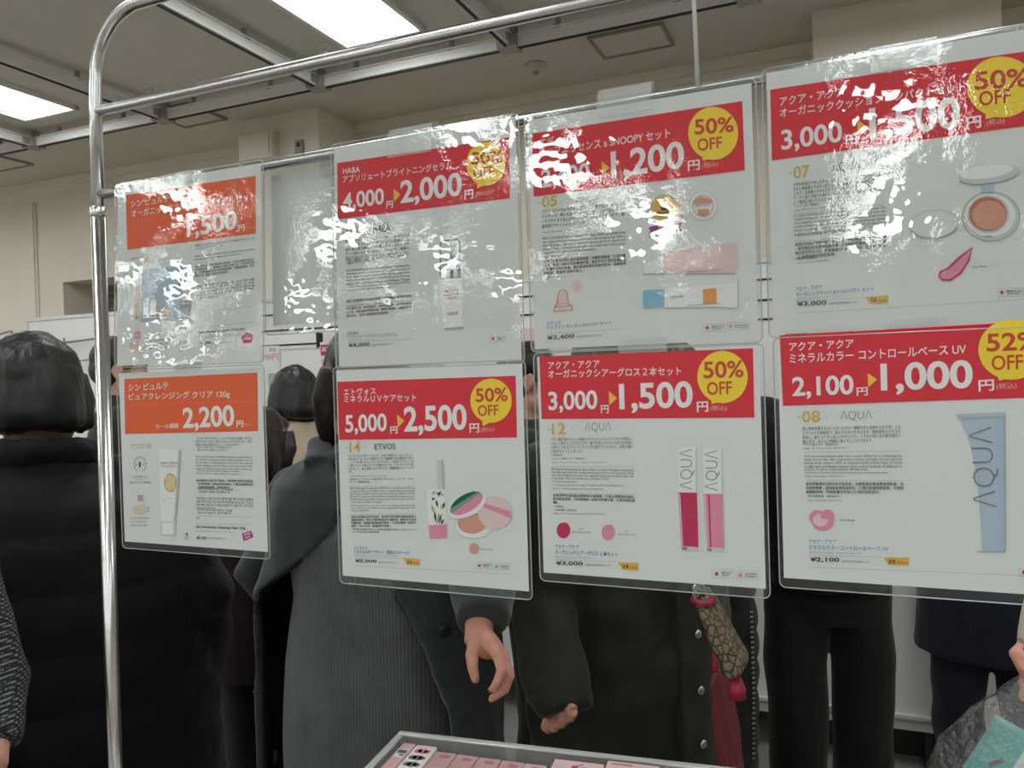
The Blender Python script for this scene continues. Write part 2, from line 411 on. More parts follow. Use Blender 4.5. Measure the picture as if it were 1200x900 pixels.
GL = {}
def glyphs(body, off=0, res=1):
    k = (body, off, res)
    if k not in GL:
        c = bpy.data.curves.new('type', 'FONT'); c.body = body; c.resolution_u = res; c.offset = off
        o = bpy.data.objects.new('type', c); me = o.to_mesh()
        vs = [(v.co.x, v.co.y) for v in me.vertices]; fs = [tuple(p.vertices) for p in me.polygons]
        o.to_mesh_clear(); bpy.data.objects.remove(o); bpy.data.curves.remove(c)
        x0 = min(v[0] for v in vs); x1 = max(v[0] for v in vs); y0 = min(v[1] for v in vs); y1 = max(v[1] for v in vs)
        GL[k] = ([((x-x0)/(x1-x0 or 1), (y-y0)/(y1-y0 or 1)) for x, y in vs], fs, (x1-x0)/(y1-y0 or 1))
    return GL[k]

class Print:
    """a printed layer set lying on one sign; positions are read off the sign's own plane"""
    def __init__(s, ox, oy, sc, Y): s.ox, s.oy, s.sc, s.Y = ox, oy, sc, Y; s.parts = {}
    def p(s, x, y):
        v = at(s.ox+x/s.sc, s.oy+y/s.sc, D); return Vector((v.x, 0, v.z))
    def st(s, part, col, lay, parent=None):
        k = (part, col, parent)
        if k not in s.parts: s.parts[k] = (lay, [], [])
        return s.parts[k]
    def poly(s, part, col, lay, pts, parent=None, raw=False):
        l, V, F = s.st(part, col, lay, parent); n = len(V)
        dy = -(len(F) % 7)*2.4e-5
        V += [tuple((Vector(p) if raw else s.p(*p))+Vector((0, dy, 0))) for p in pts]; F.append(tuple(range(n, n+len(pts)))); return s
    def disc(s, part, col, lay, c, rx, ry, ang=0, parent=None, a0=0, a1=360, inner=0, n=36):
        """ellipse, sector or ring in sign units measured like the crop's pixels"""
        cs, sn = math.cos(math.radians(ang)), math.sin(math.radians(ang))
        def q(t, k):
            x, y = rx*k*math.cos(t), ry*k*math.sin(t); return (c[0]+x*cs-y*sn, c[1]+x*sn+y*cs)
        ts = [math.radians(a0+(a1-a0)*i/n) for i in range(n+1)]
        if inner:
            for a, b2 in zip(ts, ts[1:]): s.poly(part, col, lay, [q(a, 1), q(b2, 1), q(b2, inner), q(a, inner)], parent)
            return s
        return s.poly(part, col, lay, [q(t, 1) for t in (ts[:-1] if a1-a0 == 360 else ts)], parent)
    def line(s, part, col, lay, a, b2, wd=.8, parent=None):
        a, b2 = Vector(a), Vector(b2); d = (b2-a).normalized(); nn = Vector((-d.y, d.x))*wd/2
        return s.poly(part, col, lay, [a-nn, b2-nn, b2+nn, a+nn], parent)
    def text(s, part, col, lay, body, bl, br, h, off=0, res=1, parent=None):
        vs, fs, asp = glyphs(body, off, res); l, V, F = s.st(part, col, lay, parent); n = len(V)
        A, B = s.p(*bl), s.p(*br); U = B-A; W = Vector((0, 0, (s.p(bl[0], bl[1]-h)-A).z))
        V += [tuple(A+U*x+W*y) for x, y in vs]; F += [tuple(i+n for i in f) for f in fs]; return s
    def vtext(s, part, col, lay, body, bl, tl, w_, off=0, res=2, parent=None):
        """text running upwards from bl to tl, w_ wide"""
        vs, fs, asp = glyphs(body, off, res); l, V, F = s.st(part, col, lay, parent); n = len(V)
        A, B = s.p(*bl), s.p(*tl); U = B-A; W = s.p(bl[0]+w_, bl[1])-A
        V += [tuple(A+U*x+W*(1-y)) for x, y in vs]; F += [tuple(i+n for i in f) for f in fs]; return s
    def para(s, body, bl, br, step, lines, h, words=False, last=.45, part='fine_print', col='black', indent=0, off=0):
        """a block of small lines; every line but the last fills the column"""
        if words:
            ws = body.split(); tot = sum(len(x)+1 for x in ws); per = tot/(lines-1+last); rows = []; cur = ''
            for x in ws:
                if len(cur)+len(x) > per and len(rows) < lines-1: rows.append(cur.strip()); cur = ''
                cur += x+' '
            rows.append(cur.strip())
        else:
            per = max(1, round(len(body)/(lines-1+last))); rows = [body[i*per:(i+1)*per] for i in range(lines)]
        rows = [x for x in rows if x.strip()]; mx = max(len(x) for x in rows)
        dx = Vector(br)-Vector(bl)
        for i, t in enumerate(rows):
            k = 1 if (i < len(rows)-1 or len(t) > .93*mx) else len(t)/mx
            a = Vector((bl[0]+indent, bl[1]+i*step)); s.text(part, col, 3, t, a, a+dx*k, h, off)
        return s
    def finish(s, root, order):
        """make every part: first the parts, then their sub-parts (other colours and pieces)"""
        objs = {}
        for (part, col, parent), (lay, V, F) in sorted(s.parts.items(), key=lambda kv: (kv[0][2] is not None)):
            me = bpy.data.meshes.new(part); y = s.Y - .0006 - lay*.00022
            me.from_pydata([(v[0], y+v[1], v[2]) for v in V], [], [tuple(reversed(f)) for f in F])
            par = objs.get(parent, root) if parent else root
            o = put(part, me, INK[col], par); objs.setdefault(part, o)
        return objs

def rrect(x0, x1, z0, z1, y, r=.006, n=5):
    out = []
    for cx, cz, a in ((x1-r, z1-r, 0), (x0+r, z1-r, 90), (x0+r, z0+r, 180), (x1-r, z0+r, 270)):
        out += [(cx+r*math.cos(math.radians(a+90*i/n)), y, cz+r*math.sin(math.radians(a+90*i/n))) for i in range(n+1)]
    return out

def sign(label, crop, film, upper, tape=None, bottom=False):
    ox, oy, sc = crop; x0, x1, z0, z1 = film
    Y = D-.0006 if upper else D-.0045
    root = empty('price_sign', ((x0+x1)/2, Y, z0), label, 'price sign', 'laminated price signs hanging on the rack')
    pp = Print(ox, oy, sc, Y)
    me = bpy.data.meshes.new('paper'); b = MB(); b.span((x0+.004, Y-.0004, z0+(.009 if not upper or bottom else .003)), (x1-.004, Y+.0002, z1-.004)); b.build('paper', INK['paper'], root)
    f = MB()
    pts = rrect(x0, x1, z0, z1, Y-.0024); f.face([f.bm.verts.new(p) for p in pts])
    pts = list(reversed(rrect(x0, x1, z0, z1, Y+.0006))); f.face([f.bm.verts.new(p) for p in pts])
    put('laminate_film', f.mesh(keep=True), FILM_UP if upper else FILM_LOW, root)
    # the bright welded edge of the pouch
    e = MB(); ps = rrect(x0, x1, z0, z1, Y-.0009); e.tube(ps+[ps[0]], .0006, 6, caps=False).build('welded_edge', WELD, root, True)
    if tape:
        for (ax, az, bx, bz) in tape:
            a, c = at(ax, az, D), at(bx, bz, D)
            t = MB(); zt, zb2 = a.z, c.z
            yf = Y-.0030; ya = RY-.0075
            rows = [(yf, zb2), (yf, min(z1, zt)-.001), (yf if zt < z1+.004 else ya, max(zt, z1)), (RY+.004, max(zt, z1)+.004), (RY+.009, max(zt, z1)-.004)]
            rings_ = [[t.bm.verts.new((xx, yy, zz)) for xx in (a.x, c.x)] for yy, zz in rows]
            t.skin(rings_, caps=False, closed=False); t.build('tape_strip', TAPE, root)
    else:
        xm = (x0+x1)/2
        t = MB().span((xm-.025, Y+.0009, z1-.016), (xm+.025, Y+.0010, z1+.012)); t.build('tape_strip', TAPE, root)
    return root, pp
WELD = mat('welded_film_edge', (.45, .47, .48), .12, spec=.8)

JP = {
 'serum': '肌にうるおいを届けて明るく導く、美容液の新習慣。ブライトニング成分を贅沢に配合し、乾燥や紫外線で疲れた肌を整えます。べたつかずすっと肌になじみ、毎日のお手入れに。季節の変わり目のケアにもおすすめ。無添加でやさしく肌を包みこみます。',
 'uv': 'エトヴォスの人気アイテムを、人気の限定セットにしました。紫外線ケアをしながら素肌をつやと透明感で包む美容液下地と、いつでも使えるコンパクトがひとつに。外出先でもさっとひと塗りでメイク直しができる便利なセット。ミネラルの力で肌にやさしく、夏の日差しから守ります。数量限定パッケージです。',
 'lip': 'ベストコスメ大賞を数多く受賞した、唇を包みこむリップエッセンス。乾いた唇をなめらかに整え、ひと塗りでふっくらつやのある仕上がりへ。毎日使えるうるおいケア。数量限定デザインのセットです。',
 'gloss': 'イチゴ種子油やオレンジ果皮エキスなどのフルーツエキスを配合し、ぷるんと潤うリップグロスです。重さを感じさせないなめらかな使い心地で、大きなブラシでくるりとひと塗りでつややかに。人気の濃い２色をセットにしました。',
 'cushion': '天然由来成分で作ったクッションファンデーション。クッションに含ませた美容液がすばやく肌になじみ、素肌のような透明感とつやを与えます。日本製のやわらかなパフで、軽くたたくだけで均一に整います。ひと塗りで毛穴や色むらをカバーして、自然な仕上がりへ。石けんで簡単に落とすことができます。',
 'base': '肌の色味を整えるコントロールカラー機能付きの日焼け止め下地。シロップのような美容液で、肌にうるおいを与えます。植物由来のエキスを配合し、肌につけるとほんのりピンクに。くすみの気になる肌を明るく整えます。石けんで簡単に落とすことができます。'}
CN = {
 'serum': '以能使肌膚明亮的美容成分製成，為因乾燥與紫外線而疲憊的肌膚帶來滋潤。質地輕盈不黏膩，能迅速滲透肌膚，適合每日保養使用。無添加配方，溫和呵護肌膚，換季時也能安心使用。讓肌膚散發透明光澤，實現水潤美肌。推薦給在意暗沉的人。保持水嫩細緻的肌膚狀態。',
 'uv': '這是人氣商品的限定組合，能在防曬的同時為素肌增添光澤與透明感，附有可隨時補妝的便攜粉餅。礦物成分溫和呵護肌膚，保護肌膚遠離夏日陽光，外出時輕輕一抹即可補妝，方便好用，數量限定包裝。',
 'lip': '多次榮獲最佳美妝大獎的護唇精華，呵護乾燥雙唇，使其柔嫩光滑，輕輕一抹即可呈現豐潤光澤，適合每天使用的保濕護理，數量限定設計套裝，與人氣角色聯名的特別版本，送禮自用兩相宜，數量有限售完為止。',
 'gloss': '含有草莓籽油和橙皮精華等水果精華，打造水潤雙唇的唇彩。質地輕盈順滑，大刷頭輕輕一抹即可閃耀光澤，人氣的兩色套裝。',
 'cushion': '採用天然成分製成的氣墊粉底，氣墊中的美容液迅速貼合肌膚，賦予素肌般的透明感與光澤。日本製的柔軟粉撲，只需輕輕拍打即可均勻上妝。輕鬆遮蓋毛孔與膚色不均，打造自然妝容，使用肥皂即可輕鬆卸除。',
 'base': '具有調整膚色功能的防曬妝前乳，如糖漿般的美容液滋潤肌膚，含有植物精華，塗抹後呈現淡淡粉紅，使暗沉肌膚明亮起來，可用肥皂輕鬆卸除，敏感肌膚也可安心使用的溫和配方。'}
EN = {
 'serum': 'A moisturizing beauty serum that can be used every day after cleansing. It gently wraps the skin in moisture and makes it look brighter even in dry seasons. With brightening ingredients the formula is light, absorbs quickly and does not leave any stickiness. Free of additives and made in Hokkaido. It leaves the skin feeling soft and smooth with a natural glow that lasts from morning until night for all skin types.',
 'uv': 'All of the popular items from ETVOS are contained in this set, includes the Mineral UV Milky Serum, a multitasking whitening day serum that provides UV protection and enhances effects, and the Mineral UV Compact, a mineral sunblock powder that eliminates pores, beautiful skin by properly covering up discoloration and pores. Both come in limited edition packaging.',
 'lip': 'Won a lot of Best Cosmetic Awards! It wraps, glides, and gently treats dry, chapped lips and changes your lips into full and glossy lips. With a shiny finish like a lip gloss, it protects delicate lips from dry air and dryness. A series of limited design editions in collaboration with popular beauty lines are released in limited quantities.',
 'gloss': 'Firmly moisturizing lip gloss that contains Fragaria ananassa (strawberry) seed oil, orange extract and other fruit extracts. Feels smooth and light on the lips once applied. Apply generously to lips with a big brush. This set includes two popular colors.',
 'cushion': 'A cushion foundation made from naturally sourced components. The liquid foundation permeated into the cushion is applied onto the skin using the exclusive puff. The skin gains moisture from a rose perfume water, made from Japanese produced strawberry cultivar Himes, resulting in radiant skin. It properly hides troublesome wrinkles and redness, while also being easily washed off with soap.',
 'base': 'A sunscreen foundation with color control ability for coordinating the shade of your skin. Skin is given more texture through a French placenta beauty serum texture. With an exquisite shade of pink beige, it blends on skin and coordinates uneven color such as in areas of dullness or redness. It can be easily washed off with soap.'}

def header(pp, col, band, lines, old=None, new=None, yen=None, tax=None, arrow=None, dim='dim_white'):
    pp.poly('header_band', col, 1, band)
    for t, bl, br, h in lines: pp.text('headline', 'white', 2, t, bl, br, h, .011, 3, 'header_band')
    for k, part in ((old, 'old_price'), (new, 'new_price')):
        if k:
            t, bl, br, h = k; pp.text(part, 'white', 2, t, bl, br, h, .026 if part == 'new_price' else .022, 6, 'header_band')
    for bl, br, h in yen or []: pp.text('yen_mark', 'white', 2, '円', bl, br, h, .022, 3, 'header_band')
    if tax: pp.text('tax_note', dim, 2, '(税込)', *tax, 0, 2, 'header_band')
    if arrow: pp.poly('price_arrow', 'arrow', 2, arrow, 'header_band')
def bubble(pp, c, rx, ry, tail, pct, pb, ob):
    pp.disc('discount_bubble', 'yellow', 3, c, rx, ry, n=48)
    pp.poly('discount_bubble', 'yellow', 3, [(c[0]-rx*.45, c[1]+ry*.80), tail, (c[0]+rx*.12, c[1]+ry*.9)])
    pp.text('bubble_text', 'bubble_red', 4, pct, *pb, .02, 5, 'discount_bubble'); pp.text('bubble_text', 'bubble_red', 4, 'OFF', *ob, .014, 5, 'discount_bubble')
def badges(pp, a, b2):
    for i, (x0, y0, x1, y1) in enumerate([q for q in (a, b2) if q]):
        for p_, q_ in (((x0, y0), (x1, y0)), ((x1, y0), (x1, y1)), ((x1, y1), (x0, y1)), ((x0, y1), (x0, y0))): pp.line('origin_badge', 'mid_grey', 2, p_, q_, 1.0)
        hh = y1-y0
        pp.disc('badge_dot', 'crimson' if i == 0 else 'pink', 3, (x0+hh*.5, (y0+y1)/2), hh*.22, hh*.24, parent='origin_badge', n=16)
        for j, t in enumerate(('MADE IN', 'JAPAN') if i == 0 else ('Individual', 'Packaged')):
            yy = y0+hh*(.47+.33*j); pp.text('badge_text', 'black', 3, t, (x0+hh*1.1, yy), (x1-hh*.2-(hh*.25 if (i == 0 and j) else 0), yy), hh*.24, .01, 1, 'origin_badge')
def footer(pp, l1, l2, tiny, price, flag=None, rule=None, base=None):
    pp.text('product_name', 'blue', 3, *l1, .012); pp.text('product_name', 'blue', 3, *l2, .012)
    if tiny: pp.text('price_line', 'grey', 3, *tiny)
    pp.text('price_line', 'black', 3, *price, .02, 2)
    (_, bl, br, h) = price; d = (Vector(br)-Vector(bl))
    a = Vector(br)+d*.08
    pp.text('price_line', 'grey', 3, '(国内参考価格'+price[0]+')', a, a+d*.95, h*.55)
    if rule: pp.line('rule_line', 'rule', 2, *rule, 1)
    if base: pp.line('rule_line', 'rule', 2, *base, 1)
    if flag:
        (x0, y0), (x1, y1), (x2, y2), (x3, y3), t = flag
        pp.poly('points_flag', 'flag', 2, [(x0, y0), (x1, y1), (x2, y2), (x3, y3)])
        w_ = x1-x0; hh = y2-y1
        pp.text('flag_text', 'black', 3, t, (x3, (y3+y2)/2-hh*.28), (x3+w_*.28, (y3+y2)/2-hh*.26), hh*.48, .02, 2, 'points_flag')
        pp.text('flag_text', 'black', 3, '%Point', (x3+w_*.32, (y3+y2)/2-hh*.26), (x1-w_*.06, (y3+y2)/2-hh*.24), hh*.28, 0, 1, 'points_flag')
def number(pp, t, bl, br, h, no):
    pp.text('item_number', 'gold', 3, t, bl, br, h, .008, 4); pp.text('item_number_prefix', 'grey', 3, 'No.', (bl[0]-h*.35, bl[1]-h*.36), (bl[0]-1, bl[1]-h*.37), h*.2)
def seps(pp, *ls):
    for a, b2 in ls: pp.line('separator', 'mid_grey', 3, a, b2, .9)

# --- sign A, upper left, orange
sA, pp = sign('orange price sign for 1,500 yen, glare-covered, upper left corner of the rack', (120, 180, 3.752), (-.930, -.672, 1.527, 1.783), True, [(188, 203, 228, 219)])
header(pp, 'orange', [(103, 182), (675, 97), (683, 352), (120, 424)], [('シン ピュルテ', (128, 238), (297, 212), 30), ('オーガニックスキンケア トライアルセット', (133, 281), (676, 205), 33)],
       None, ('1,500', (381, 384), (600, 346), 96), [((608, 344), (635, 340), 28)], ((640, 338), (676, 333), 16), dim='dim_orange')
for i in range(56): pp.disc('dotted_rule', 'dim_orange', 2, (150+i*9.6, 296-i*9.6*.114), 1.7, 1.7, parent='header_band', n=6)
pp.poly('product_picture', 'pale_blue', 1, [(190, 512), (366, 497), (368, 736), (190, 742)])
pp.poly('picture_box_face', 'sky', 2, [(206, 512), (366, 498), (366, 560), (206, 575)], 'product_picture')
for (x0, x1, y0, y1, c) in ((165, 185, 582, 735, 'beige'), (200, 222, 640, 726, 'product_white'), (233, 258, 646, 726, 'product_white'), (275, 314, 682, 728, 'beige'), (362, 410, 650, 738, 'mid_grey')):
    pp.poly('picture_tube', c, 3, [(x0, y0), (x1, y0-3), (x1, y1-2), (x0, y1)], 'product_picture')
    pp.line('picture_detail', 'grey', 4, (x0+3, y1-12), (x1-3, y1-13), 5, 'product_picture')
    pp.poly('picture_detail', 'pale_grey', 4, [(x0+2, y0+8), (x1-2, y0+6), (x1-2, y0+14), (x0+2, y0+16)], 'product_picture')
pp.disc('brand_leaf', 'beige', 3, (208, 460), 10, 11, n=14); pp.text('brand_mark', 'grey', 3, 'SINN PURETE', (138, 470), (195, 461), 8)
pp.para('素肌をいたわるナチュラルスキンケアを手軽に試せる、オーガニックのトライアルセット。', (420, 412), (680, 379), 14, 2, 11)
pp.para(EN['gloss'][:110], (420, 460), (680, 427), 14, 2, 10, True, .7)
pp.para(CN['gloss']+CN['lip'][:40], (422, 506), (682, 472), 13.5, 4, 11, last=.5)
pp.para('피부를 위한 자연스러운 스킨케어를 간편하게 시험해 볼 수 있는 오가닉 트라이얼 세트입니다. 매일의 관리에 추천합니다. 촉촉하고 부드러운 피부로 가꾸어 줍니다.', (432, 592), (684, 560), 13.5, 5, 11, True, .3)
pp.line('rule_line', 'rule', 2, (440, 700), (684, 672), 1); pp.line('rule_line', 'rule', 2, (440, 765), (684, 742), 1)
pp.text('price_line', 'black', 3, 'Sinn Pureté Organic Trial Set', (448, 796), (650, 779), 13, .015); pp.text('price_line', 'grey', 3, 'シン ピュルテ オーガニックトライアルセット', (455, 815), (640, 800), 9)
pp.text('price_line', 'black', 3, '¥1,500', (458, 843), (505, 839), 14, .02); pp.text('price_line', 'grey', 3, '(国内参考価格¥1,500)', (512, 838), (570, 834), 8)
pp.poly('discount_tag', 'magenta', 2, [(634, 808), (662, 786), (686, 800), (680, 832), (645, 836)]); pp.text('tag_text', 'product_white', 3, 'SALE', (644, 822), (678, 816), 11, .02, 1, 'discount_tag')
pp.poly('pink_icon', 'pink', 2, [(166, 786), (190, 783), (190, 813), (166, 816)]); pp.text('icon_text', 'white', 3, '限定', (168, 806), (188, 804), 11, 0, 1, 'pink_icon')
pp.disc('beige_swatch', 'beige', 2, (178, 846), 34, 20, n=24)
for i in range(3): pp.text('fine_print', 'black', 3, 'ベビーピンクの雲のような', (232, 828+i*17), (322-i*8, 822+i*17), 9)
pp.finish(sA, None)
def lean(o, deg, fwd): o.rotation_euler.x = math.radians(-deg); o.location.y -= fwd      # the sheet leans back from its foot
lean(sA, 2.6, .0098)

# --- sign B, lower left, orange
sB, pp = sign('orange price sign for 2,200 yen with a white striped tube, lower left corner', (130, 410, 3.46), (-.934, -.677, 1.277, 1.524), False)
header(pp, 'orange', [(67, 118), (605, 92), (608, 328), (70, 340)], [('シン ピュルテ', (85, 167), (246, 158), 28), ('ピュアクレンジング クリア 120g', (86, 208), (495, 196), 32), ('セール価格', (195, 320), (288, 316), 21)],
       None, ('2,200', (306, 331), (514, 322), 97), [((522, 313), (549, 311), 26)], ((553, 310), (582, 308), 15), dim='dim_orange')
for i in range(54): pp.disc('dotted_rule', 'dim_orange', 2, (84+i*9.5, 222-i*9.5*.028), 1.6, 1.6, parent='header_band', n=6)
pp.text('brand_mark', 'gold', 3, 'SINN PURETE', (93, 388), (153, 388), 8); pp.text('brand_mark', 'gold', 3, 'SKIN MIND', (95, 398), (150, 398), 5); pp.disc('brand_leaf', 'beige', 3, (166, 388), 10, 11, n=14)
pp.disc('laurel_ring', 'mid_grey', 2, (131, 464), 25, 33, a0=120, a1=420, inner=.90); pp.text('laurel_number', 'black', 3, '1', (128, 474), (134, 474), 22, .0, 3)
for x in (118, 144): pp.disc('laurel_dot', 'black', 3, (x, 463), 2.5, 2.5, n=8)
for t, a, c in (('売上実績第一位', (105, 517), (160, 516)), ('クレンジング', (114, 528), (149, 527)), ('部門ランキング受賞商品', (90, 540), (175, 539)), ('うるおいを守る処方', (90, 683), (170, 683)), ('For dry skin types', (96, 698), (160, 698)), ('and sensitive skin', (94, 711), (163, 711))): pp.text('fine_print', 'black', 3, t, a, c, 8)
pp.poly('pink_icon', 'pale_pink', 2, [(121, 585), (144, 585), (144, 611), (121, 611)])
for i in range(3):
    pp.line('icon_text', 'purple', 3, (123, 590+i*8), (142, 590+i*8), 3, 'pink_icon')
for c, rx, ry in (((118, 645), 18, 17), ((140, 642), 17, 18), ((130, 650), 24, 14)): pp.disc('beige_swatch', 'beige', 2, c, rx, ry, n=20)
for y in (638, 650): pp.line('fine_print', 'black', 3, (163, y), (170, y), 3)
pp.poly('product_picture', 'product_white', 1, [(207, 398), (297, 404), (293, 480), (286, 580), (277, 693), (216, 690), (212, 560)])
pp.poly('picture_edge', 'pale_grey', 2, [(284, 404), (297, 404), (293, 480), (286, 580), (277, 693), (266, 692), (276, 560), (282, 470)], 'product_picture')
pp.poly('picture_edge_dark', 'mid_grey', 3, [(294, 404), (297, 404), (293, 480), (286, 580), (277, 693), (272, 692), (282, 575), (290, 470)], 'product_picture')
pp.poly('picture_cap', 'pale_grey', 2, [(213, 692), (277, 695), (276, 754), (215, 752)], 'product_picture'); pp.poly('picture_cap_front', 'product_white', 3, [(219, 696), (268, 698), (267, 745), (221, 744)], 'product_picture')
pp.text('picture_text', 'grey', 4, 'SINN PURETE', (214, 462), (285, 462), 10, 0, 1, 'product_picture'); pp.text('picture_text', 'grey', 4, 'PURE CLEANSING', (216, 473), (282, 474), 6, 0, 1, 'product_picture')
pp.disc('picture_sun', 'gold', 3, (255, 536), 26, 38, parent='product_picture', n=30)
for i in range(5): pp.line('picture_stripe', 'product_white', 4, (239+i*8, 504+abs(i-2)*4), (239+i*8, 568-abs(i-2)*4), 3.4, 'product_picture')
for t, a, c in (('Pure Cleansing', (221, 604), (265, 603)), ('Clear', (221, 612), (240, 612)), ('120g', (248, 622), (265, 622))): pp.text('picture_text', 'mid_grey', 4, t, a, c, 6, 0, 1, 'product_picture')
pp.para('うるおいを守りながら、メイクや余分な皮脂、毛穴の汚れまですっきりと落とすクレンジングジェル。天然由来の成分が肌をやさしくいたわります。', (357, 362), (584, 362), 13, 3, 10, last=.75)
pp.para('石けんで落ちるメイクにも使えますが、濡れた手でもお使いいただけます。', (364, 397), (505, 398), 11, 2, 8, last=.9)
pp.para('Remove your makeup properly while keeping the moisture. Skin and pores! As the cleansing gel is made of organic ingredients, most of the nine types of plant ingredients are added with softened texture. Having provided with makeup removal and skin care, this possesses the Purete line in the same product is firmly recommended.', (357, 436), (586, 440), 12, 5, 10, True, .85)
pp.para('Skin conditions differ, please consult a doctor before using if there is a problem.', (362, 492), (540, 496), 11, 2, 8, True, .9)
pp.para(CN['base'][:70], (358, 532), (588, 535), 13.5, 3, 10, last=.6, off=.009); pp.para(CN['gloss'][:50], (364, 565), (508, 568), 11, 2, 8, last=.9)
pp.para('자연에서 온 성분으로 만든 클렌징 젤로 메이크업과 노폐물을 깨끗하게 지워 주고 피부에 촉촉함을 남깁니다. 민감한 피부에도 부담 없이 매일 사용할 수 있습니다. 부드러운 사용감이 특징입니다.', (360, 604), (590, 609), 13, 4, 10, True, .3)
pp.para('피부에 맞지 않을 때에는 사용을 중지하여 주십시오. 문의 바랍니다.', (364, 650), (505, 653), 11, 2, 8, True, .9)
pp.line('rule_line', 'rule', 2, (358, 670), (590, 675), 1); pp.line('rule_line', 'rule', 2, (358, 701), (590, 706), 1); pp.text('fine_print', 'black', 3, '120g', (360, 683), (375, 683), 7)
pp.text('price_line', 'black', 3, 'Sinn Pureté Pure Cleansing Clear 120g', (358, 722), (557, 728), 14, .02); pp.text('price_line', 'grey', 3, 'シン ピュルテ ピュアクレンジング クリア 120g', (359, 736), (502, 740), 9)
pp.text('price_line', 'black', 3, '¥3,300', (360, 767), (402, 768), 15, .02); pp.text('price_line', 'grey', 3, '(国内参考価格¥3,300)', (408, 764), (480, 766), 8)
pp.poly('discount_tag', 'magenta', 2, [(543, 742), (580, 729), (590, 756), (550, 772)]); pp.text('tag_text', 'product_white', 3, '32%', (552, 751), (578, 744), 9, .02, 1, 'discount_tag'); pp.text('tag_text', 'product_white', 3, 'OFF', (554, 763), (578, 757), 7, .02, 1, 'discount_tag')
for a, c in (((306, 736), (340, 736)), ((340, 736), (340, 766)), ((340, 766), (306, 766)), ((306, 766), (306, 736))): pp.line('care_icon', 'pale_grey', 2, a, c, 1.2)
pp.disc('care_mark', 'black', 3, (321, 743), 4, 5, n=10); pp.disc('care_mark', 'mid_grey', 3, (321, 756), 8, 8, n=14, inner=.6)
pp.finish(sB, None)

# --- sign C, upper, red, serum
sC, pp = sign('red price sign 4,000 to 2,000 yen picturing a slim serum bottle', (380, 130, 3.0), (-.568, -.322, 1.513, 1.786), True, [(455, 151, 507, 178)])
header(pp, 'red', [(47, 184), (652, 94), (655, 308), (50, 382)], [('HABA', (68, 223), (128, 216), 20), ('アブソリュートブライトニングセラム', (68, 255), (451, 205), 27)],
       ('4,000', (70, 356), (214, 338), 66), ('2,000', (272, 340), (487, 312), 94), [((222, 344), (245, 341), 25), ((496, 313), (527, 309), 33)], ((533, 304), (580, 298), 18), [(246, 274), (271, 294), (248, 321)])
bubble(pp, (571, 187), 69, 77, (540, 274), '50%', ((520, 191), (630, 184), 44), ((528, 238), (598, 231), 37))
number(pp, '02', (81, 446), (126, 441), 36, 1); seps(pp, ((140, 415), (141, 433)), ((272, 404), (273, 419)))
pp.text('brand_mark', 'black', 3, 'HABA', (176, 431), (237, 425), 27, 0, 2); pp.text('brand_mark', 'black', 3, '無 添 加 主 義', (176, 402), (234, 396), 6); pp.line('brand_mark', 'mid_grey', 3, (176, 436), (237, 431), 1)
pp.para(JP['serum'], (80, 464), (304, 443), 15.2, 6, 11, last=.4); pp.para('※整肌・保護成分　スクワラン、ビタミンC誘導体、海藻エキス', (82, 530), (298, 512), 11, 1, 7); pp.text('fine_print', 'black', 3, '30mL', (85, 541), (102, 540), 6)
pp.line('rule_line', 'rule', 2, (82, 560), (306, 542), 1); pp.para(EN['serum'], (82, 568), (307, 550), 11.6, 7, 9.5, True, .5)
pp.line('rule_line', 'rule', 2, (84, 665), (312, 648), 1); pp.para(CN['serum'], (85, 676), (313, 656), 12.8, 5, 10, last=.6, off=.008)
footer(pp, ('HABA', (88, 788), (128, 785), 11), ('アブソリュートブライトニングセラム', (88, 802), (262, 793), 14), ('HABA Absolute Brightening Serum', (90, 811), (186, 806), 5), ('¥4,000', (92, 834), (168, 829), 16), None, ((92, 815), (322, 802)))
pp.poly('product_picture', 'product_white', 2, [(412, 592), (489, 584), (492, 762), (427, 768), (418, 700)])
pp.poly('picture_collar', 'mid_grey', 2, [(430, 516), (481, 511), (483, 585), (432, 590)], 'product_picture')
for x, wd, c in ((440, 8, 'pale_grey'), (452, 9, 'black'), (466, 8, 'pale_grey'), (477, 4, 'grey')): pp.line('picture_collar_shine', c, 3, (x, 518-(x-430)*.1), (x+1, 588-(x-430)*.1), wd, 'product_picture')
pp.poly('picture_pump', 'pale_blue', 2, [(446, 470), (470, 468), (470, 512), (446, 514)], 'product_picture')
for a, c in (((413, 590), (412, 470)), ((412, 470), (420, 458)), ((420, 458), (472, 453)), ((472, 453), (481, 464)), ((481, 464), (483, 584)), ((413, 592), (490, 584))): pp.line('picture_cap_outline', 'grey', 3, a, c, 3.2, 'product_picture')
for t, a, c in (('ABSOLUTE', (428, 641), (477, 636)), ('Brightening', (428, 654), (478, 648)), ('SERUM', (438, 666), (470, 662))): pp.text('picture_text', 'brick', 3, t, a, c, 9, 0, 1, 'product_picture')
pp.text('picture_text', 'black', 3, 'HABA', (440, 721), (476, 717), 12, -.008, 1, 'product_picture'); pp.poly('picture_base', 'mid_grey', 3, [(427, 764), (493, 758), (499, 762), (492, 767), (430, 771)], 'product_picture')
badges(pp, (588, 790, 640, 812), None)
pp.finish(sC, None); lean(sC, .8, .003)

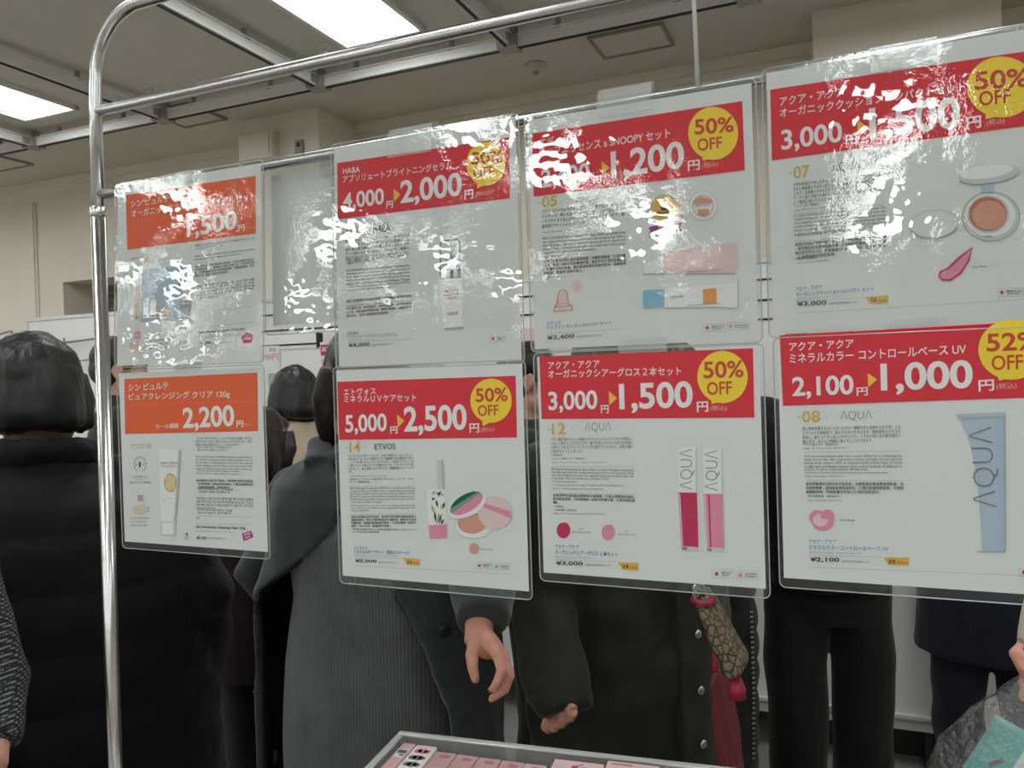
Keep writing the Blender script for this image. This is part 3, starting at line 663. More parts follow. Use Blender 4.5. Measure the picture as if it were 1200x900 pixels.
# --- sign D, lower, red, compact
sD, pp = sign('red price sign 5,000 to 2,500 yen picturing a palm-leaf tube and a compact', (385, 420, 3.104), (-.572, -.321, 1.255, 1.517), False)
header(pp, 'red', [(41, 85), (687, 63), (692, 286), (48, 295)], [('エトヴォス', (65, 134), (182, 130), 25), ('ミネラルＵＶケアセット', (67, 161), (328, 155), 26)],
       ('5,000', (72, 279), (222, 274), 74), ('2,500', (285, 281), (512, 274), 106), [((234, 273), (260, 272), 26), ((521, 270), (556, 269), 34)], ((562, 269), (611, 267), 20), [(258, 203), (285, 225), (261, 250)])
bubble(pp, (599, 153), 75, 80, (570, 245), '50%', ((544, 159), (660, 155), 50), ((552, 209), (627, 206), 39))
number(pp, '14', (87, 340), (125, 338), 37, 1); seps(pp, ((143, 314), (144, 330)), ((285, 313), (286, 328)))
pp.text('brand_mark', 'black', 3, 'ETVOS', (178, 331), (253, 329), 22, 0, 2)
pp.para(JP['uv'], (83, 358), (318, 354), 11.6, 6, 9.5, last=.05); pp.para('ミネラルUVセラム30g・ミネラルUVコンパクト５g', (88, 430), (222, 429), 10, 1, 7); pp.para('※特別なケアのための化粧下地 SPF35 PA+++ パウダー SPF50 PA++++ 数量限定品', (86, 441), (320, 439), 9.5, 2, 7, last=.3)
pp.line('rule_line', 'rule', 2, (85, 466), (322, 463), 1); pp.para(EN['uv'], (88, 476), (323, 474), 9.8, 6, 8.5, True, .3); pp.para('Mineral sunscreen powders are compatible with daily skin care. Mineral UV Milky Serum 30g SPF35 Mineral UV Compact 5g SPF50', (92, 537), (325, 536), 9, 3, 7, True, .2)
pp.line('rule_line', 'rule', 2, (92, 566), (326, 564), 1); pp.para(CN['uv'], (92, 578), (328, 577), 11, 4, 9, last=.55, off=.009); pp.para('礦物防曬精華30g 礦物防曬粉餅5g SPF50 PA++++ 限定包裝 數量有限', (98, 622), (332, 624), 9, 2, 7, last=.4)
footer(pp, ('エトヴォス', (102, 692), (151, 692), 13), ('ミネラルUVケアセット（限定パッケージ）', (103, 707), (304, 711), 15), ('ETVOS Mineral UV Care Set limited package', (104, 715), (264, 718), 5), ('¥5,000', (107, 740), (184, 742), 14), ((280, 722), (341, 726), (341, 750), (294, 748), '33'), ((104, 720), (300, 724)), ((104, 750), (668, 780)))
pp.poly('product_picture', 'pale_grey', 2, [(401, 369), (424, 369), (430, 474), (404, 474)]); pp.poly('picture_edge', 'mid_grey', 3, [(419, 369), (424, 369), (430, 474), (424, 474)], 'product_picture')
pp.poly('picture_sleeve', 'product_white', 2, [(367, 475), (433, 472), (437, 600), (373, 604)], 'product_picture')
random.seed(3)
for i in range(15):
    x, y = 375+random.random()*55, 482+random.random()*112; a = random.random()*3; l = 10+random.random()*14
    xa, ya, xb, yb = x-l*math.cos(a)*.5, y-l*math.sin(a), x+l*math.cos(a)*.5, y+l*math.sin(a)
    xa, xb = [min(max(v, 372), 432) for v in (xa, xb)]; ya, yb = [min(max(v, 478), 599) for v in (ya, yb)]
    nx, ny = math.sin(a)*5, -math.cos(a)*5
    pp.poly('picture_leaf_dark' if i % 3 else 'picture_leaf_light', 'green' if i % 3 else 'leaf', 3+(i % 3 == 0), [(xa, ya), (x+nx, y+ny), (xb, yb), (x-nx, y-ny)], 'product_picture')
pp.poly('picture_sleeve_pink', 'pink', 3, [(373, 604), (437, 599), (439, 650), (378, 653)], 'product_picture')
pp.disc('picture_compact_base', 'product_white', 2, (535, 604), 66, 46, parent='product_picture'); pp.disc('picture_compact_rim', 'pale_grey', 2, (535, 606), 68, 47, parent='product_picture', inner=.95)
pp.disc('picture_powder', 'peach', 3, (530, 596), 52, 38, parent='product_picture')
pp.disc('picture_puff', 'pale_pink', 4, (613, 559), 61, 59, parent='product_picture'); pp.poly('picture_puff_band', 'pink', 5, [(558, 531), (569, 521), (672, 554), (670, 578)], 'product_picture')
pp.disc('picture_lid', 'product_white', 6, (513, 528), 74, 43, -28, 'product_picture'); pp.disc('picture_lid_pink', 'pink', 7, (511, 523), 66, 32, -30, 'product_picture')
pp.disc('picture_lid_leaf', 'mint', 8, (511, 523), 66, 32, -30, 'product_picture', 170, 350); pp.disc('picture_lid_leaf_dark', 'green', 9, (511, 521), 62, 28, -30, 'product_picture', 200, 330)
pp.disc('picture_swatch', 'peach', 3, (537, 688), 18, 19.5, parent='product_picture'); pp.text('picture_text', 'grey', 3, 'Natural Beige', (563, 694), (607, 695), 7, 0, 1, 'product_picture')
badges(pp, (545, 738, 601, 761), (607, 741, 666, 766))
pp.finish(sD, None)

# --- sign E, upper, red, lip essence
sE, pp = sign('red price sign 2,400 to 1,200 yen with gold medal and two flat tubes', (605, 90, 2.769), (-.315, -.074, 1.525, 1.780), True, [(700, 105, 764, 129)])
header(pp, 'red', [(52, 186), (734, 80), (742, 304), (58, 390)], [('エデュセ', (78, 228), (173, 214), 27), ('リップエッセンス a SNOOPY セット', (78, 262), (501, 199), 30)],
       ('2,400', (84, 372), (240, 350), 70), ('1,200', (310, 345), (547, 312), 102), [((252, 349), (277, 345), 25), ((558, 308), (597, 303), 34)], ((603, 301), (656, 293), 20), [(278, 275), (304, 296), (280, 322)])
bubble(pp, (640, 185), 81, 86, (606, 274), '50%', ((580, 190), (707, 181), 50), ((590, 243), (669, 235), 40))
number(pp, '05', (86, 425), (135, 419), 34, 1); pp.text('brand_mark', 'mid_grey', 3, 'ettusais', (195, 410), (272, 400), 22, -.008, 2); seps(pp, ((148, 400), (149, 416)), ((315, 378), (316, 394)))
pp.para(JP['lip'], (85, 443), (353, 420), 16.5, 4, 12, last=.6); pp.text('fine_print', 'black', 3, '〈10g×2〉SPF18・PA++', (88, 510), (150, 505), 7)
pp.line('rule_line', 'rule', 2, (88, 522), (356, 503), 1); pp.para(EN['lip'], (88, 532), (356, 512), 11.6, 5, 10, True, .6); pp.text('fine_print', 'black', 3, '〈10g×2〉SPF18・PA++', (90, 589), (152, 584), 7)
pp.line('rule_line', 'rule', 2, (90, 594), (356, 576), 1); pp.para(CN['lip'], (92, 606), (357, 586), 12.5, 4, 10.5, last=.45, off=.009); pp.text('fine_print', 'black', 3, '〈10g×2〉SPF18・PA++', (95, 656), (160, 651), 7)
pp.disc('gold_medal', 'gold', 2, (483, 428), 46, 44); pp.disc('medal_ring', 'flag', 3, (483, 428), 39, 37, parent='gold_medal'); pp.disc('medal_rim', 'beige', 3, (483, 428), 41, 39, parent='gold_medal', inner=.93)
pp.poly('medal_crown', 'black', 4, [(472, 435), (469, 420), (477, 427), (482, 417), (488, 427), (496, 418), (494, 434)], 'gold_medal')
pp.text('medal_text', 'black', 4, '@cosme', (458, 448), (507, 444), 11, .02, 2, 'gold_medal'); pp.text('medal_text', 'grey', 4, 'BEST COSMETIC AWARD', (460, 459), (506, 455), 5, .01, 1, 'gold_medal')
for sd in (-1, 1):
    for i in range(7): pp.disc('laurel_leaf', 'beige', 2, (483+sd*(53+4*math.sin(i*.5)), 397+i*11), 7, 3, sd*35-12*i*sd*.3, 'gold_medal', n=10)
pp.poly('ribbon', 'purple', 3, [(430, 491), (446, 484), (522, 476), (540, 474), (533, 488), (538, 500), (524, 501), (442, 511), (431, 512), (437, 500)])
pp.text('ribbon_text', 'white', 4, '殿堂入り', (462, 493), (508, 488), 11, .02, 1, 'ribbon'); pp.text('ribbon_text', 'yellow', 4, '2019', (466, 504), (505, 500), 7, .02, 1, 'ribbon')
pp.text('fine_print', 'black', 3, '＠コスメ リップケア部門 第1位', (430, 524), (550, 514), 8)
pp.disc('round_seal', 'pale_grey', 2, (607, 420), 47, 48); pp.disc('seal_field', 'product_white', 3, (607, 420), 44, 45, parent='round_seal'); pp.disc('seal_ring', 'beige', 4, (607, 420), 36, 37, parent='round_seal', inner=.85)
pp.poly('seal_banner', 'peach', 5, [(577, 403), (600, 390), (634, 400), (634, 411), (577, 415)], 'round_seal'); pp.text('seal_text', 'grey', 6, 'BEST BUY', (584, 424), (630, 420), 6, .01, 1, 'round_seal')
pp.poly('seal_banner', 'peach', 5, [(590, 432), (626, 430), (628, 448), (608, 456), (590, 448)], 'round_seal')
pp.poly('product_picture', 'pale_grey', 1, [(412, 640), (414, 606), (478, 573), (480, 634), (478, 641)]); pp.poly('picture_tube_cap', 'product_white', 2, [(414, 638), (416, 608), (477, 576), (478, 636)], 'product_picture')
pp.poly('picture_pink_tube', 'pale_pink', 2, [(478, 573), (700, 538), (715, 534), (719, 545), (719, 628), (712, 640), (690, 636), (478, 639)], 'product_picture'); pp.poly('picture_tube_shade', 'mid_grey', 3, [(412, 640), (690, 637), (712, 640), (712, 643), (690, 640), (412, 643)], 'product_picture')
pp.text('picture_text', 'crimson', 3, 'ettusais', (500, 609), (543, 604), 11, 0, 1, 'product_picture'); pp.line('picture_ground', 'leaf', 3, (555, 634), (668, 626), 2.4, 'product_picture'); pp.line('picture_ground', 'grey', 3, (552, 633), (600, 632), 1, 'product_picture')
pp.poly('picture_white_tube', 'product_white', 2, [(482, 690), (700, 672), (718, 655), (720, 748), (705, 752), (660, 746), (482, 750)], 'product_picture')
for a, c in (((482, 751), (660, 747)), ((660, 747), (706, 753)), ((706, 753), (720, 748)), ((720, 748), (719, 656))): pp.line('picture_tube_shade', 'mid_grey', 3, a, c, 2.4, 'product_picture')
pp.poly('picture_blue_cap', 'cyan', 3, [(412, 698), (418, 693), (478, 690), (482, 694), (482, 746), (418, 752), (413, 748)], 'product_picture')
pp.text('picture_text', 'black', 3, 'ettusais', (503, 721), (543, 716), 10, 0, 1, 'product_picture'); pp.poly('picture_orange_block', 'house', 3, [(606, 690), (650, 686), (652, 736), (608, 740)], 'product_picture'); pp.line('picture_ground', 'leaf', 3, (556, 743), (664, 736), 2.4, 'product_picture')
pp.poly('cap_picture', 'peach', 2, [(122, 763), (124, 746), (132, 736), (136, 704), (144, 692), (160, 690), (168, 700), (172, 734), (184, 742), (186, 758)]); pp.poly('cap_picture_front', 'pale_pink', 3, [(126, 760), (128, 748), (137, 738), (140, 706), (146, 695), (158, 693), (164, 702), (168, 737), (180, 744), (182, 756)], 'cap_picture')
pp.line('cap_picture_groove', 'brick', 4, (127, 748), (182, 743), 1.6, 'cap_picture'); pp.line('cap_picture_groove', 'brick', 4, (136, 738), (170, 735), 1.2, 'cap_picture')
pp.disc('colour_swatch', 'pale_pink', 2, (198, 680), 16, 20)
footer(pp, ('エデュセ', (100, 807), (146, 802), 12), ('リップエッセンス a SNOOPY セット', (100, 821), (312, 804), 13), None, ('¥2,400', (102, 857), (190, 850), 17), None, ((102, 833), (370, 817)))
badges(pp, (608, 802, 676, 827), (685, 798, 755, 821))
pp.finish(sE, None)

# --- sign F, lower, red, lip gloss
sF, pp = sign('red price sign 3,000 to 1,500 yen picturing two pink lip gloss tubes', (620, 390, 2.859), (-.311, -.073, 1.277, 1.5235), False)
header(pp, 'red', [(40, 80), (752, 52), (757, 283), (48, 288)], [('アクア・アクア', (70, 122), (242, 116), 25), ('オーガニックシアーグロス２本セット', (70, 152), (514, 142), 28)],
       ('3,000', (72, 269), (235, 265), 72), ('1,500', (308, 270), (553, 264), 100), [((246, 269), (272, 268), 27), ((566, 265), (604, 264), 35)], ((611, 263), (665, 262), 21), [(272, 195), (300, 218), (274, 242)])
bubble(pp, (651, 148), 84, 87, (615, 238), '50%', ((588, 153), (722, 149), 56), ((600, 208), (683, 205), 43))
number(pp, '12', (84, 340), (128, 338), 38, 1); seps(pp, ((151, 314), (152, 331)), ((313, 313), (314, 328)))
def aqua(bl, br, h): pp.text('brand_mark', 'grey', 3, 'ΛQUΛ', bl, br, h, -.016, 3)
aqua((194, 333), (280, 331), 34)
pp.para(JP['gloss'], (80, 361), (353, 359), 13.2, 4, 11, last=.35); pp.para('*1保湿成分', (80, 411), (120, 411), 10, 1, 7); pp.para('*2 オレンジ果皮エキス（保湿成分）', (81, 423), (193, 423), 10, 1, 7); pp.para('〈5g×2〉01 リッチラズベリー  02 ジューシーストロベリー', (82, 436), (270, 436), 10, 1, 7)
pp.line('rule_line', 'rule', 2, (82, 447), (354, 446), 1); pp.para(EN['gloss'], (82, 460), (356, 464), 10, 4, 9.5, True, .5)
for i, (t, e) in enumerate((('*1 Moisturizing ingredient', 165), ('*2 Citrus Aurantium Dulcis (orange) Fruit Extract (Moisturizing Ingredient)', 322), ('〈5g×2〉01 Rich Raspberry 02 Juicy Strawberry', 252))): pp.text('fine_print', 'black', 3, t, (84, 500+i*11.5), (e, 502+i*11.5), 7.5)
pp.line('rule_line', 'rule', 2, (85, 536), (358, 540), 1); pp.para(CN['gloss'], (86, 547), (360, 553), 11.5, 3, 10, last=.05, off=.009)
for i, (t, e) in enumerate((('*1 保濕成分', 122), ('*2 橙皮精華（保濕成分）', 165), ('〈5g×2〉01 Rich Raspberry 02 Juicy Strawberry', 260))): pp.text('fine_print', 'black', 3, t, (88, 582+i*12), (e, 584+i*12), 7.5)
for c, k, t, x in (((121, 658), 'crimson', 'Rich Raspberry', 150), ((270, 665), 'pink', 'Juicy Strawberry', 302)):
    pp.disc('colour_swatch', k, 2, c, 23, 27); pp.disc('swatch_shine', 'product_white', 3, (c[0]-2, c[1]-2), 22, 26, parent='colour_swatch', a0=170, a1=285, inner=.90)
    pp.text('swatch_name', 'grey', 3, t, (x, 669 if x < 200 else 676), (x+60, 669 if x < 200 else 677), 8, .01); pp.text('swatch_name', 'grey', 3, '01' if x < 200 else '02', (x+24, 657 if x < 200 else 665), (x+34, 657 if x < 200 else 665), 7)
footer(pp, ('アクア・アクア', (93, 720), (172, 722), 14), ('オーガニックシアーグロス ２本セット', (93, 738), (302, 746), 15), ('AQUA AQUA Organic Sheer Gloss Duo Set', (94, 750), (230, 755), 6), ('¥3,000', (96, 776), (186, 778), 16), ((302, 764), (371, 767), (371, 793), (318, 790), '24'), ((95, 755), (300, 763)))
for i, (x0, x1, c, c2) in enumerate(((503, 566, 'crimson', 'magenta'), (587, 652, 'pink', 'crimson'))):
    dy = i*4
    n_ = 'product_picture'
    pp.poly(n_, 'product_white', 1, [(x0+1, 382+dy), (x1, 380+dy), (x1+1, 533+dy), (x0+1, 532+dy)])
    pp.poly('picture_cap_edge', 'pale_grey', 2, [(x1-5, 380+dy), (x1, 380+dy), (x1+1, 533+dy), (x1-4, 533+dy)], n_)
    pp.poly('picture_gloss_crimson' if i == 0 else 'picture_gloss_pink', c, 2, [(x0, 532+dy), (x1, 533+dy), (x1+5, 722+dy), (x0+12, 718+dy)], n_)
    pp.poly('picture_gloss_edge', 'pale_pink', 3, [(x0+2, 536+dy), (x0+7, 536+dy), (x0+17, 716+dy), (x0+13, 716+dy)], n_); pp.poly('picture_gloss_shade', c2, 3, [(x0+16, 536+dy), (x0+21, 536+dy), (x0+27, 716+dy), (x0+23, 716+dy)], n_)
    pp.poly('picture_gloss_foot', 'pale_grey', 3, [(x0+11, 710+dy), (x1+4, 714+dy), (x1+5, 728+dy), (x0+12, 724+dy)], n_); pp.poly('picture_gloss_foot_dark', 'brick', 4, [(x0+14, 714+dy), (x0+30, 715+dy), (x0+28, 724+dy), (x0+15, 722+dy)], n_)
    pp.vtext('picture_letters', 'grey', 3, 'ΛQUΛ', (x0+5, 522+dy), (x0+5, 388+dy), 50, -.018, 3, n_)
badges(pp, (617, 789, 686, 817), (696, 793, 767, 821))
pp.finish(sF, None)

# --- sign G, upper right, red, cushion compact
sG, pp = sign('red price sign 3,000 to 1,500 yen picturing an open white cushion compact', (880, 30, 2.5), (-.068, .182, 1.529, 1.787), True, [(1019, 58, 1098, 74)])
header(pp, 'red', [(57, 189), (850, 70), (854, 288), (62, 396)], [('アクア・アクア', (85, 237), (273, 208), 26), ('オーガニッククッションコンパクトセット', (85, 271), (627, 194), 27)],
       ('3,000', (90, 376), (268, 351), 68), ('1,500', (348, 347), (613, 315), 104), [((278, 350), (310, 346), 27), ((632, 306), (674, 300), 36)], ((690, 298), (743, 291), 21), [(312, 276), (340, 298), (312, 322)])
bubble(pp, (733, 182), 101, 89, (686, 276), '50%', ((655, 192), (813, 181), 55), ((668, 238), (760, 228), 42))
number(pp, '07', (126, 450), (172, 445), 36, 1); seps(pp, ((195, 419), (196, 435)), ((355, 403), (356, 419))); aqua((238, 433), (320, 427), 32)
pp.para(JP['cushion'], (125, 473), (393, 444), 13.2, 5, 11, last=.5); pp.para('*ラズベリー果汁（保湿成分）', (127, 534), (198, 527), 10, 1, 7); pp.para('〈12g〉ピンクベージュ / SPF25 PA+++', (128, 546), (255, 534), 10, 1, 7)
pp.line('rule_line', 'rule', 2, (127, 553), (394, 526), 1); pp.para(EN['cushion'], (127, 564), (395, 539), 10.8, 6, 9.5, True, .7); pp.para('*Fragaria ananassa (strawberry) fruit water (moisturizing ingredient)', (128, 620), (346, 602), 9, 1, 7.5)
pp.line('rule_line', 'rule', 2, (128, 634), (396, 611), 1); pp.para(CN['cushion'], (130, 648), (397, 624), 12.6, 4, 10.5, last=.45, off=.009); pp.para('*草莓果汁（保濕成分）', (132, 688), (195, 683), 10, 1, 7.5)
pp.text('fine_print', 'black', 3, '〈12g〉Pink Beige / SPF25 PA+++', (132, 700), (232, 692), 7)
pp.disc('product_picture', 'pale_grey', 1, (702, 560), 84, 72); pp.disc('picture_case', 'product_white', 2, (700, 556), 74, 63, parent='product_picture'); pp.disc('picture_case_rim', 'mid_grey', 3, (702, 560), 85, 73, parent='product_picture', inner=.97)
pp.disc('picture_pan_rim', 'pale_grey', 3, (694, 553), 62, 56, parent='product_picture'); pp.disc('picture_foundation', 'brick', 4, (693, 553), 56, 50, parent='product_picture'); pp.disc('picture_foundation_top', 'peach', 5, (697, 557), 49, 43, parent='product_picture')
pp.poly('picture_hinge', 'pale_blue', 3, [(672, 466), (708, 460), (712, 488), (676, 493)], 'product_picture'); pp.disc('picture_lid', 'pale_grey', 3, (697, 437), 90, 27, -8, 'product_picture'); pp.disc('picture_lid_inner', 'product_white', 4, (690, 430), 78, 19, -8, 'product_picture'); pp.disc('picture_lid_edge', 'mid_grey', 4, (697, 437), 91, 28, -8, 'product_picture', 20, 170, .93)
pp.line('picture_hinge_mark', 'grey', 5, (684, 619), (705, 618), 2.4, 'product_picture')
pp.disc('picture_puff_case', 'pale_grey', 2, (536, 582), 74, 42, -6, 'product_picture', inner=.93); pp.disc('picture_puff_case_shade', 'mid_grey', 3, (536, 584), 74, 42, -6, 'product_picture', 20, 165, .90)
pp.poly('picture_smear', 'crimson', 2, [(649, 648), (640, 690), (615, 728), (585, 748), (560, 748), (547, 735), (553, 720), (575, 710), (605, 680)], 'product_picture'); pp.poly('picture_smear_light', 'pink', 3, [(645, 655), (634, 690), (610, 724), (582, 743), (562, 743), (552, 734), (560, 722), (580, 714), (608, 688)], 'product_picture')
pp.text('picture_text', 'black', 3, 'Pink Beige', (649, 713), (691, 709), 7, .01, 1, 'product_picture')
footer(pp, ('アクア・アクア', (132, 779), (208, 772), 12), ('オーガニッククッションコンパクト セット', (133, 795), (360, 778), 13), ('AQUA AQUA Organic Cushion Compact Set', (134, 804), (275, 794), 5), ('¥3,000', (135, 825), (222, 820), 16), ((335, 796), (402, 790), (402, 812), (350, 816), '22'), ((134, 807), (345, 797)), ((134, 843), (845, 800)))
badges(pp, (722, 770, 795, 794), None)
pp.finish(sG, None)

# --- sign H, lower right, red, control base
sH, pp = sign('red price sign 2,100 to 1,000 yen picturing a pale blue tube, lower right', (890, 370, 2.687), (-.064, .184, 1.289, 1.5285), False)
header(pp, 'red', [(65, 63), (888, 17), (893, 256), (75, 283)], [('アクア・アクア', (95, 112), (297, 101), 27), ('ミネラルカラー コントロールベース UV', (96, 150), (648, 120), 29)],
       ('2,100', (105, 263), (297, 257), 70), ('1,000', (382, 250), (670, 242), 100), [((306, 252), (341, 250), 26), ((687, 238), (736, 235), 35)], ((743, 234), (806, 231), 22), [(340, 180), (370, 200), (342, 225)])
bubble(pp, (790, 107), 104, 94, (751, 204), '52%', ((712, 114), (876, 108), 57), ((728, 172), (826, 168), 46))
number(pp, '08', (136, 335), (192, 334), 36, 1); seps(pp, ((211, 312), (212, 328)), ((395, 305), (396, 321))); aqua((256, 331), (354, 328), 32)
pp.para(JP['base'], (137, 360), (443, 354), 13.6, 4, 11, last=.7); pp.para('*サクラ葉エキス（保湿成分）', (139, 408), (247, 407), 10, 1, 8); pp.para('〈25g〉ピンクベージュ SPF30 PA+++', (140, 420), (283, 418), 10, 1, 7)
pp.line('rule_line', 'rule', 2, (142, 428), (447, 424), 1); pp.para(EN['base'], (142, 446), (448, 445), 10.4, 5, 9.5, True, .55); pp.para('*French Rose placenta (phytoplacenta) extract (moisturizing ingredient)', (143, 496), (403, 496), 10, 1, 7.5); pp.para('〈25g〉Pink Beige / SPF30 PA+++', (144, 507), (273, 507), 10, 1, 7)
pp.line('rule_line', 'rule', 2, (145, 516), (450, 517), 1); pp.para(CN['base'], (147, 532), (453, 533), 12.6, 3, 10.5, last=.72, off=.009); pp.para('*櫻花葉精華（保濕成分）', (150, 569), (257, 570), 10, 1, 8); pp.para('〈25g〉Pink Beige SPF30 PA+++', (152, 582), (265, 583), 10, 1, 7)
for c, rx, ry in (((182, 632), 25, 23), ((214, 632), 23, 25), ((200, 648), 33, 26)): pp.disc('colour_swatch', 'pale_pink' if rx == 99 else 'pink', 2, c, rx, ry)
pp.disc('swatch_shine', 'pale_pink', 3, (193, 640), 24, 20, parent='colour_swatch'); pp.disc('swatch_dip', 'pink', 4, (206, 628), 13, 10, parent='colour_swatch')
pp.text('swatch_name', 'black', 3, 'Pink Beige', (255, 645), (300, 645), 8, .01)
footer(pp, ('アクア・アクア', (157, 714), (242, 714), 13), ('ミネラルカラーコントロールベース UV', (157, 732), (405, 737), 14), ('AQUA AQUA Mineral Color Control Base UV', (158, 744), (322, 748), 6), ('¥2,100', (160, 772), (252, 774), 17), ((390, 756), (470, 758), (470, 783), (405, 781), '25'), ((157, 749), (400, 757)), ((162, 787), (885, 815)))
pp.poly('product_picture', 'pale_blue', 1, [(628, 322), (770, 316), (773, 738), (700, 740), (694, 640), (682, 500), (660, 400)])
pp.poly('picture_tube_highlight', 'sky', 2, [(742, 318), (768, 316), (771, 736), (757, 738)], 'product_picture'); pp.poly('picture_tube_shade', 'mid_grey', 3, [(764, 318), (771, 316), (773, 736), (768, 738)], 'product_picture')
pp.poly('picture_tube_crimp', 'pale_blue', 2, [(617, 309), (772, 302), (772, 318), (630, 324), (618, 316)], 'product_picture'); pp.line('picture_crimp_line', 'mid_grey', 3, (622, 320), (771, 316), 2, 'product_picture')
pp.poly('picture_tube_foot', 'mid_grey', 2, [(675, 737), (774, 736), (770, 742), (684, 741)], 'product_picture'); pp.vtext('picture_letters', 'grey', 4, 'ΛQUΛ', (672, 600), (656, 350), 84, -.019, 3, 'product_picture')
badges(pp, (815, 790, 884, 816), None)
pp.finish(sH, None)

# --- the plain backs of signs hung on the far side of the rail
def back_sheet(x0, x1, z0, z1, label):
    Y = RY+.0105
    root = empty('sign_sheet', ((x0+x1)/2, Y, z0), label, 'sign')
    MB().span((x0+.012, Y, z0+.012), (x1-.012, Y+.0005, z1-.008)).build('paper', INK['paper'], root)
    f = MB()
    f.face([f.bm.verts.new(p) for p in rrect(x0, x1, z0, z1, Y-.0015)]); put('laminate_film', f.mesh(keep=True), FILM_UP, root)
    e = MB(); ps = rrect(x0, x1, z0, z1, Y-.0005); e.tube(ps+[ps[0]], .0006, 6, caps=False).build('welded_edge', WELD, root, True)
    MB().span(((x0+x1)/2-.03, Y-.002, z1-.02), ((x0+x1)/2+.03, Y-.0018, z1+.006)).build('tape_strip', TAPE, root)
    lean(root, 2.0, .006)
back_sheet(-.690, -.452, 1.562, 1.776, 'blank white back of a glossy sheet hanging between two price signs')

# ------------------------------------------------------------------ table, clear tray and cosmetic boxes
M['table'] = mat('pale_table_laminate', (.55, .55, .53), .4, noise=(5, .05))
M['tleg'] = mat('grey_table_steel', (.3, .3, .3), .35, .8)
tb = empty('display_table', (-.03, .62, 0), 'pale display table under the tray of pink boxes', 'table')
MB().span((-.82, .22, .845), (.80, 1.02, .87), .004).build('table_top', M['table'], tb)
MB().span((-.78, .26, .80), (.76, .98, .845)).build('apron', M['tleg'], tb)
for x in (-.76, .74):
    for y in (.28, .96): MB().span((x-.02, y-.02, 0), (x+.02, y+.02, .80), .003).build('leg', M['tleg'], tb)
TRZ = .985
ta, tr_ = atz(470, 857, TRZ), atz(830, 897, TRZ)
tu = (tr_-ta); tu.z = 0; tu.normalize(); tv = Vector((tu.y, -tu.x, 0))
if tv.y > 0: tv = -tv
def tp(u, v, z): return Vector((ta.x, ta.y, 0)) + tu*u + tv*v + Vector((0, 0, z))
tang = math.atan2(tu.y, tu.x)
M['acrylic'] = clear_film('clear_acrylic', 1.9, .22, (.80, .82, .82), (6, .0004), (30, .0002), .08)
M['rim'] = mat('bright_acrylic_rim', (.66, .68, .68), .15, .25, spec=.8)
LT, WT = .70, .46
tray = empty('acrylic_tray', tp(LT/2, WT/2, .872), 'clear acrylic tray holding pink cosmetic boxes at the bottom centre', 'tray')
def tbox(mb, u0, v0, z0, u1, v1, z1, bev=0):
    c = tp((u0+u1)/2, (v0+v1)/2, (z0+z1)/2); return mb.box(c, (abs(u1-u0), abs(v1-v0), abs(z1-z0)), tang, bev)
tbox(MB(), 0, 0, .872, LT, WT, .876).build('tray_floor', M['table'], tray)
for u0, v0, u1, v1 in ((0, 0, LT, .004), (0, WT-.004, LT, WT), (0, 0, .004, WT), (LT-.004, 0, LT, WT)):
    tbox(MB(), u0, v0, .876, u1, v1, TRZ-.003).build('tray_wall', M['acrylic'], tray)
rm = MB()
for u0, v0, u1, v1 in ((-.003, -.003, LT+.003, .007), (-.003, WT-.007, LT+.003, WT+.003), (-.003, .007, .007, WT-.007), (LT-.007, .007, LT+.003, WT-.007)): tbox(rm, u0, v0, TRZ-.004, u1, v1, TRZ, .0015)
rm.build('tray_rim', M['rim'], tray)
M['pinkbox'] = mat('pink_carton', (.72, .44, .46), .4, noise=(30, .06)); M['pinkbox2'] = mat('pale_pink_carton', (.78, .58, .58), .4, noise=(20, .05)); M['whitebox'] = mat('white_carton', (.80, .79, .79), .4)
M['carton_ink'] = mat('carton_grey_print', (.20, .18, .19), .5); M['carton_rose'] = mat('carton_rose_print', (.60, .22, .28), .5); M['cherry'] = mat('cherry_print', (.55, .02, .10), .5)
M['shrink'] = clear_film('shrink_wrap', 1.7, .03, (.98, .98, .98), (40, .003), (160, .0006), .06)
BOXZ = .877
